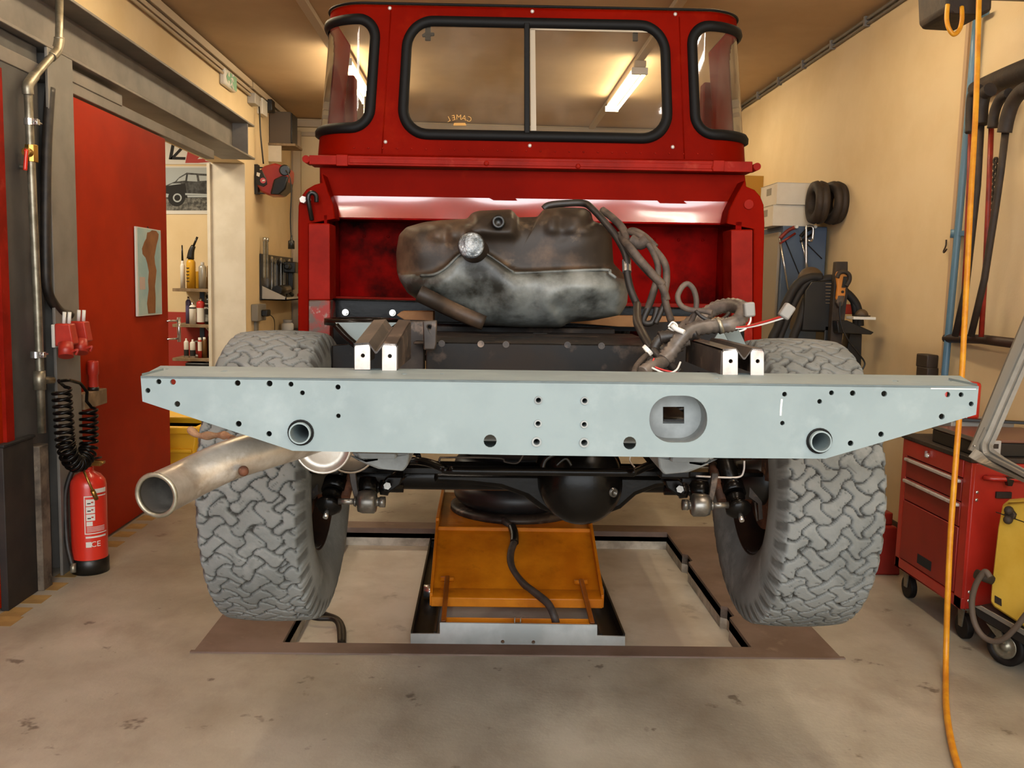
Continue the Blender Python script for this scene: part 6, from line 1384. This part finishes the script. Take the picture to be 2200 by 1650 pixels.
for z0, z1 in ((TZ-.185, TZ-.095), (TZ-.285, TZ-.19)):
    d = obj('drawer', MB().box((TX-.002, TY0+.06, z0), (TX+.016, TY1-.045, z1)), 'toolred2', t, bevel=.003)
    obj('drawer_pull', MB().box((TX-.016, TY0+.062, z1-.018), (TX, TY1-.047, z1-.004)), 'bare', d, bevel=.004)
dr = obj('door', MB().box((TX-.003, TY0+.06, zb5+.05), (TX+.014, TY1-.045, TZ-.29)), 'toolred2', t, bevel=.003)
obj('name_plate', MB().box((TX-.0045, TY0+.24, zb5+.075), (TX-.002, TY0+.36, zb5+.115)), 'ink', dr)
k_ = at(1993, 978, x=TX); obj('lock', MB().cyl((TX-.012, TY0+.33, TZ-.055), (TX, TY0+.33, TZ-.055), .010, 12).box((TX-.02, TY0+.328, TZ-.06), (TX-.01, TY0+.332, TZ-.035)), 'chrome', t)
obj('side_handle', MB().tube([(TX+.06, TY0, TZ-.075), (TX+.07, TY0-.03, TZ-.075), (TX+.36, TY0-.03, TZ-.075), (TX+.37, TY0, TZ-.075)], .010, 8, steps=2), 'toolred', t)
obj('handle_hook', MB().prism([(TX+.115, TY0-.041, TZ-.065), (TX+.15, TY0-.041, TZ-.065), (TX+.14, TY0-.041, TZ-.10), (TX+.125, TY0-.041, TZ-.10)], (0, .02, 0)), 'black', t)
obj('side_catch', MB().box((TX+.10, TY0-.012, TZ-.155), (TX+.16, TY0, TZ-.13)), 'brownwrap', t, bevel=.002)
for z in (TZ-.135, TZ-.165, zb5+.07, zb5+.035): obj('side_screw', MB().sphere((TX+.03, TY0, z), .007, 10, 6, (1, .5, 1)), 'chrome', t)
for x, y in ((TX+.05, TY0+.05), (TX+.05, TY1-.05), (XR-.06, TY0+.05), (XR-.06, TY1-.05)):
    w = obj('castor', MB().cyl((x-.014, y, .05), (x+.014, y, .05), .05, 24), 'grimy', t, bevel=.004)
    obj('castor_fork', MB().prism([(x-.02, y-.025, zb5), (x-.02, y+.025, zb5), (x-.02, y+.012, .05), (x-.02, y-.012, .05)], (.005, 0, 0)).prism([(x+.016, y-.025, zb5), (x+.016, y+.025, zb5), (x+.016, y+.012, .05), (x+.016, y-.012, .05)], (.005, 0, 0)).box((x-.03, y-.03, zb5-.012), (x+.03, y+.03, zb5)), 'galv', w)
# things on the trolley
ot = thing('parts_organiser', 'flat black organiser case with a clear brown lid and two grey latches on the trolley', 'case', (TX+.17, TY0+.24, TZ))
obj('case_base', MB().box((TX+.02, TY0+.02, TZ), (TX+.40, TY0+.36, TZ+.055)), mat('case_dark', '#1d1a17', .4), ot, bevel=.006)
obj('case_lid', MB().box((TX+.015, TY0+.015, TZ+.055), (TX+.405, TY0+.365, TZ+.068)), 'organ', ot, bevel=.005)
for x in (TX+.05, TX+.30):
    l = obj('case_latch', MB().box((x, TY0+.004, TZ+.006), (x+.062, TY0+.018, TZ+.066)), 'lgrey', ot, bevel=.003); obj('latch_slot', MB().box((x+.012, TY0+.002, TZ+.036), (x+.05, TY0+.005, TZ+.054)), 'brownwrap', l)
obj('lid_ridge', MB().box((TX+.012, TY0+.02, TZ+.06), (TX+.02, TY0+.36, TZ+.074)), 'alud', ot)
wt = single('white_case', MB().box((TX+.12, TY0+.40, TZ), (XR-.05, TY1-.02, TZ+.085)), 'lgrey', 'pale grey carton behind the organiser case on the trolley', 'carton', bevel=.004)
rt = thing('red_tool_case', 'red tool case with white lettering standing on the pale carton', 'tool case', (TX+.2, TY1-.1, TZ+.085))
r0 = at(2040, 900, y=TY1-.16); r1 = at(2106, 900, y=TY1-.16)
obj('case_shell', MB().box((TX+.08, TY1-.16, TZ+.088), (r1.x, TY1-.03, TZ+.25)), 'extred', rt, bevel=.015)
p = at(2044, 908, y=TY1-.162); obj('case_lettering', MB().text('HILTI', (p.x, TY1-.1615, p.z+.03), (1, 0, 0), (0, 0, 1), .062, .0006), 'white', rt)
single('flat_bar', MB().box((TX+.12, TY1-.22, TZ+.086), (TX+.42, TY1-.19, TZ+.098), rot=(0, .0, -.25)), 'black', 'black flat bar lying on the pale carton in front of the red case', 'bar', bevel=.002)
# ---- aluminium window frame leaning on the trolley edge
t = thing('window_frame', 'bare aluminium vehicle window frame corner leaning on the tool trolley', 'vehicle window frame', at(2113, 958, y=3.30))
def rail_sweep(pts, prof, m, nm):
    """rectangular bars swept along a polyline"""
    P = smooth(pts, 6); mb = MB(); k = len(prof); vs = []
    for i, p in enumerate(P):
        tt = (P[min(i+1, len(P)-1)]-P[max(i-1, 0)]).normalized(); nrm = Vector((0, -1, .1)); nrm = (nrm-tt*nrm.dot(tt)).normalized(); sd = tt.cross(nrm)
        for u, v in prof: vs.append(p+sd*u+nrm*v)
    n = len(P)
    mb.add(vs, [(i*k+j, i*k+(j+1) % k, (i+1)*k+(j+1) % k, (i+1)*k+j) for i in range(n-1) for j in range(k)]); mb.add(vs[:k], [tuple(range(k))]); mb.add(vs[-k:], [tuple(range(k))])
    return obj(nm, mb, m, t)
inn = [at(2262, 640, y=3.24), at(2200, 775, y=3.25), at(2135, 925, y=3.26), at(2121, 962, y=3.25), at(2140, 984, y=3.20), at(2200, 1018, y=3.02), at(2320, 1085, y=2.7)]
outr = [at(2240, 620, y=3.25), at(2175, 775, y=3.26), at(2112, 928, y=3.27), at(2092, 972, y=3.26)]
out2 = [at(2092, 968, y=3.26), at(2130, 990, y=3.20), at(2200, 1028, y=3.01), at(2320, 1096, y=2.68)]
rail_sweep(inn, [(-.016, 0), (.0, 0), (.0, .012), (-.016, .012)], 'alu', 'inner_channel')
rail_sweep(inn, [(.008, -.004), (.024, -.004), (.024, .008), (.008, .008)], 'alu', 'glazing_lip')
rail_sweep(inn, [(-.001, -.004), (.009, -.004), (.009, .003), (-.001, .003)], 'alud', 'channel_groove')
rail_sweep(outr, [(-.012, -.006), (.022, -.006), (.022, .004), (-.012, .004)], 'alud', 'upright_rail')
rail_sweep(out2, [(-.008, -.006), (.03, -.006), (.03, .004), (-.008, .004)], 'alud', 'lower_rail')
obj('corner_gusset', MB().prism([at(*q, y=3.262) for q in ((2098, 955), (2116, 918), (2126, 950), (2130, 985), (2092, 970))], (0, .006, 0)), 'alud', t)
c = at(2092, 960, y=3.255); obj('gusset_rivet', MB().sphere(at(2092+2, 958, y=3.255), .004, 8, 6), 'chrome', t)
# ---- yellow welder on a wheeled cart: we look at its long side, which runs toward the camera
def wy(px): return 3.20-(px-2126)*.0016
def wp(px, py, o=0.): 
    p = at(px, py, y=wy(px)); return p+WN*o
WD = (at(2330, 1300, y=wy(2330))-at(2126, 1300, y=wy(2126))); WD.z = 0; WD.normalize(); WN = Vector((WD.y, -WD.x, 0)).normalized()
if WN.x > 0: WN = -WN
t = thing('welding_machine', 'yellow boxy welding machine on a small wheeled cart by the tool trolley', 'welding machine', (2.0, 3.05, 0))
sh_ = [(2152, 1083), (2165, 1073), (2200, 1072), (2330, 1066), (2330, 1420), (2200, 1350), (2134, 1306), (2126, 1296), (2128, 1260), (2142, 1135)]
obj('machine_case', MB().prism([wp(*q) for q in sh_], -WN*.24), 'ylwbox', t, bevel=.012)
obj('case_seam', MB().tube([wp(2140, 1100, .001), wp(2330, 1168, .001)], .002, 6, steps=1), 'brownwrap', t)
p = wp(2176, 1105); obj('case_knob', MB().cyl(p, p+WN*.02, .02, 6).sphere(p+WN*.022+Vector((0, 0, .016)), .016, 12, 8).sphere(p+WN*.022+Vector((0, 0, -.018)), .016, 12, 8), 'brownwrap', t)
obj('case_switch', MB().prism([wp(*q, .001) for q in ((2139, 1279), (2153, 1287), (2153, 1302), (2139, 1294))], WN*.004), 'brownwrap', t)
crt = obj('cart_tray', MB().prism([wp(*q, .012) for q in ((2096, 1301), (2110, 1301), (2330, 1425), (2330, 1462), (2104, 1324))], -WN*.28), mat('cart_black', '#1a1613', .5), t, bevel=.004)
obj('tray_rail', MB().prism([wp(*q, .018) for q in ((2100, 1302), (2114, 1300), (2330, 1420), (2330, 1436))], -WN*.006), 'alud', t, bevel=.002)
Rw = .072
wf = at(2166, 1433, z=0); wx = Vector((wf.x, wf.y+.02, Rw))
ax_ = Vector((-.86, -.5, 0)).normalized()
wh = obj('cart_wheel', MB().lathe([(Rw*.62, -.016), (Rw*.9, -.018), (Rw, -.010), (Rw, .010), (Rw*.9, .018), (Rw*.62, .016), (Rw*.62, -.016)], wx, wx+ax_, 36), 'grimy', t)
obj('wheel_hub', MB().lathe([(0, .020), (Rw*.2, .020), (Rw*.22, .012), (Rw*.5, .013), (Rw*.62, .016), (Rw*.62, -.016), (0, -.016)], wx, wx+ax_, 30), 'galv', wh)
obj('wheel_fork', MB().prism([wp(*q, .0) for q in ((2118, 1338), (2150, 1356), (2160, 1385), (2150, 1380))], -WN*.006), 'galv', wh)
wx2 = wx-ax_*.20
obj('cart_wheel', MB().lathe([(Rw*.3, -.016), (Rw*.95, -.018), (Rw, 0), (Rw*.95, .018), (Rw*.3, .016)], wx2, wx2+ax_, 30), 'grimy', t)
cab_ = [(2127, 1240), (2118, 1228), (2108, 1236), (2095, 1260), (2088, 1295), (2093, 1335), (2110, 1365), (2135, 1378), (2160, 1370), (2185, 1345), (2215, 1310), (2260, 1290)]
obj('torch_cable', MB().tube([at(a, b, y=wy(a)-.07) for i, (a, b) in enumerate(cab_)], .0105, 10), mat('grey_cable', '#57493d', .7), t)
obj('cable_gland', MB().cyl(wp(2118, 1230, .05), wp(2132, 1246), .018, 12), 'brownwrap', t)
# red stand far behind the tyre
p = at(1890, 1236, z=0); t = thing('axle_stand', 'small dark red stand on the floor between the tyre and the trolley', 'stand', (p.x+.05, p.y+.1, 0))
obj('stand_body', MB().prism([(p.x-.08, p.y, 0), (p.x+.10, p.y, 0), (p.x+.07, p.y, .24), (p.x-.03, p.y, .24)], (0, .16, 0)), 'toolred2', t, bevel=.008)
obj('stand_saddle', MB().box((p.x-.02, p.y+.03, .24), (p.x+.06, p.y+.13, .30)), 'redrod', t, bevel=.006)
sc = bpy.context.scene
sc.view_settings.view_transform = 'Standard'; sc.view_settings.look = 'None'; sc.view_settings.exposure = 0.0; sc.view_settings.gamma = 1.0
sc.cycles.use_denoising = True; sc.cycles.max_bounces = 7; sc.cycles.use_adaptive_sampling = True; sc.cycles.adaptive_threshold = 0.03; sc.cycles.transparent_max_bounces = 12
sc.cycles.caustics_reflective = False; sc.cycles.caustics_refractive = False; sc.cycles.sample_clamp_indirect = 6
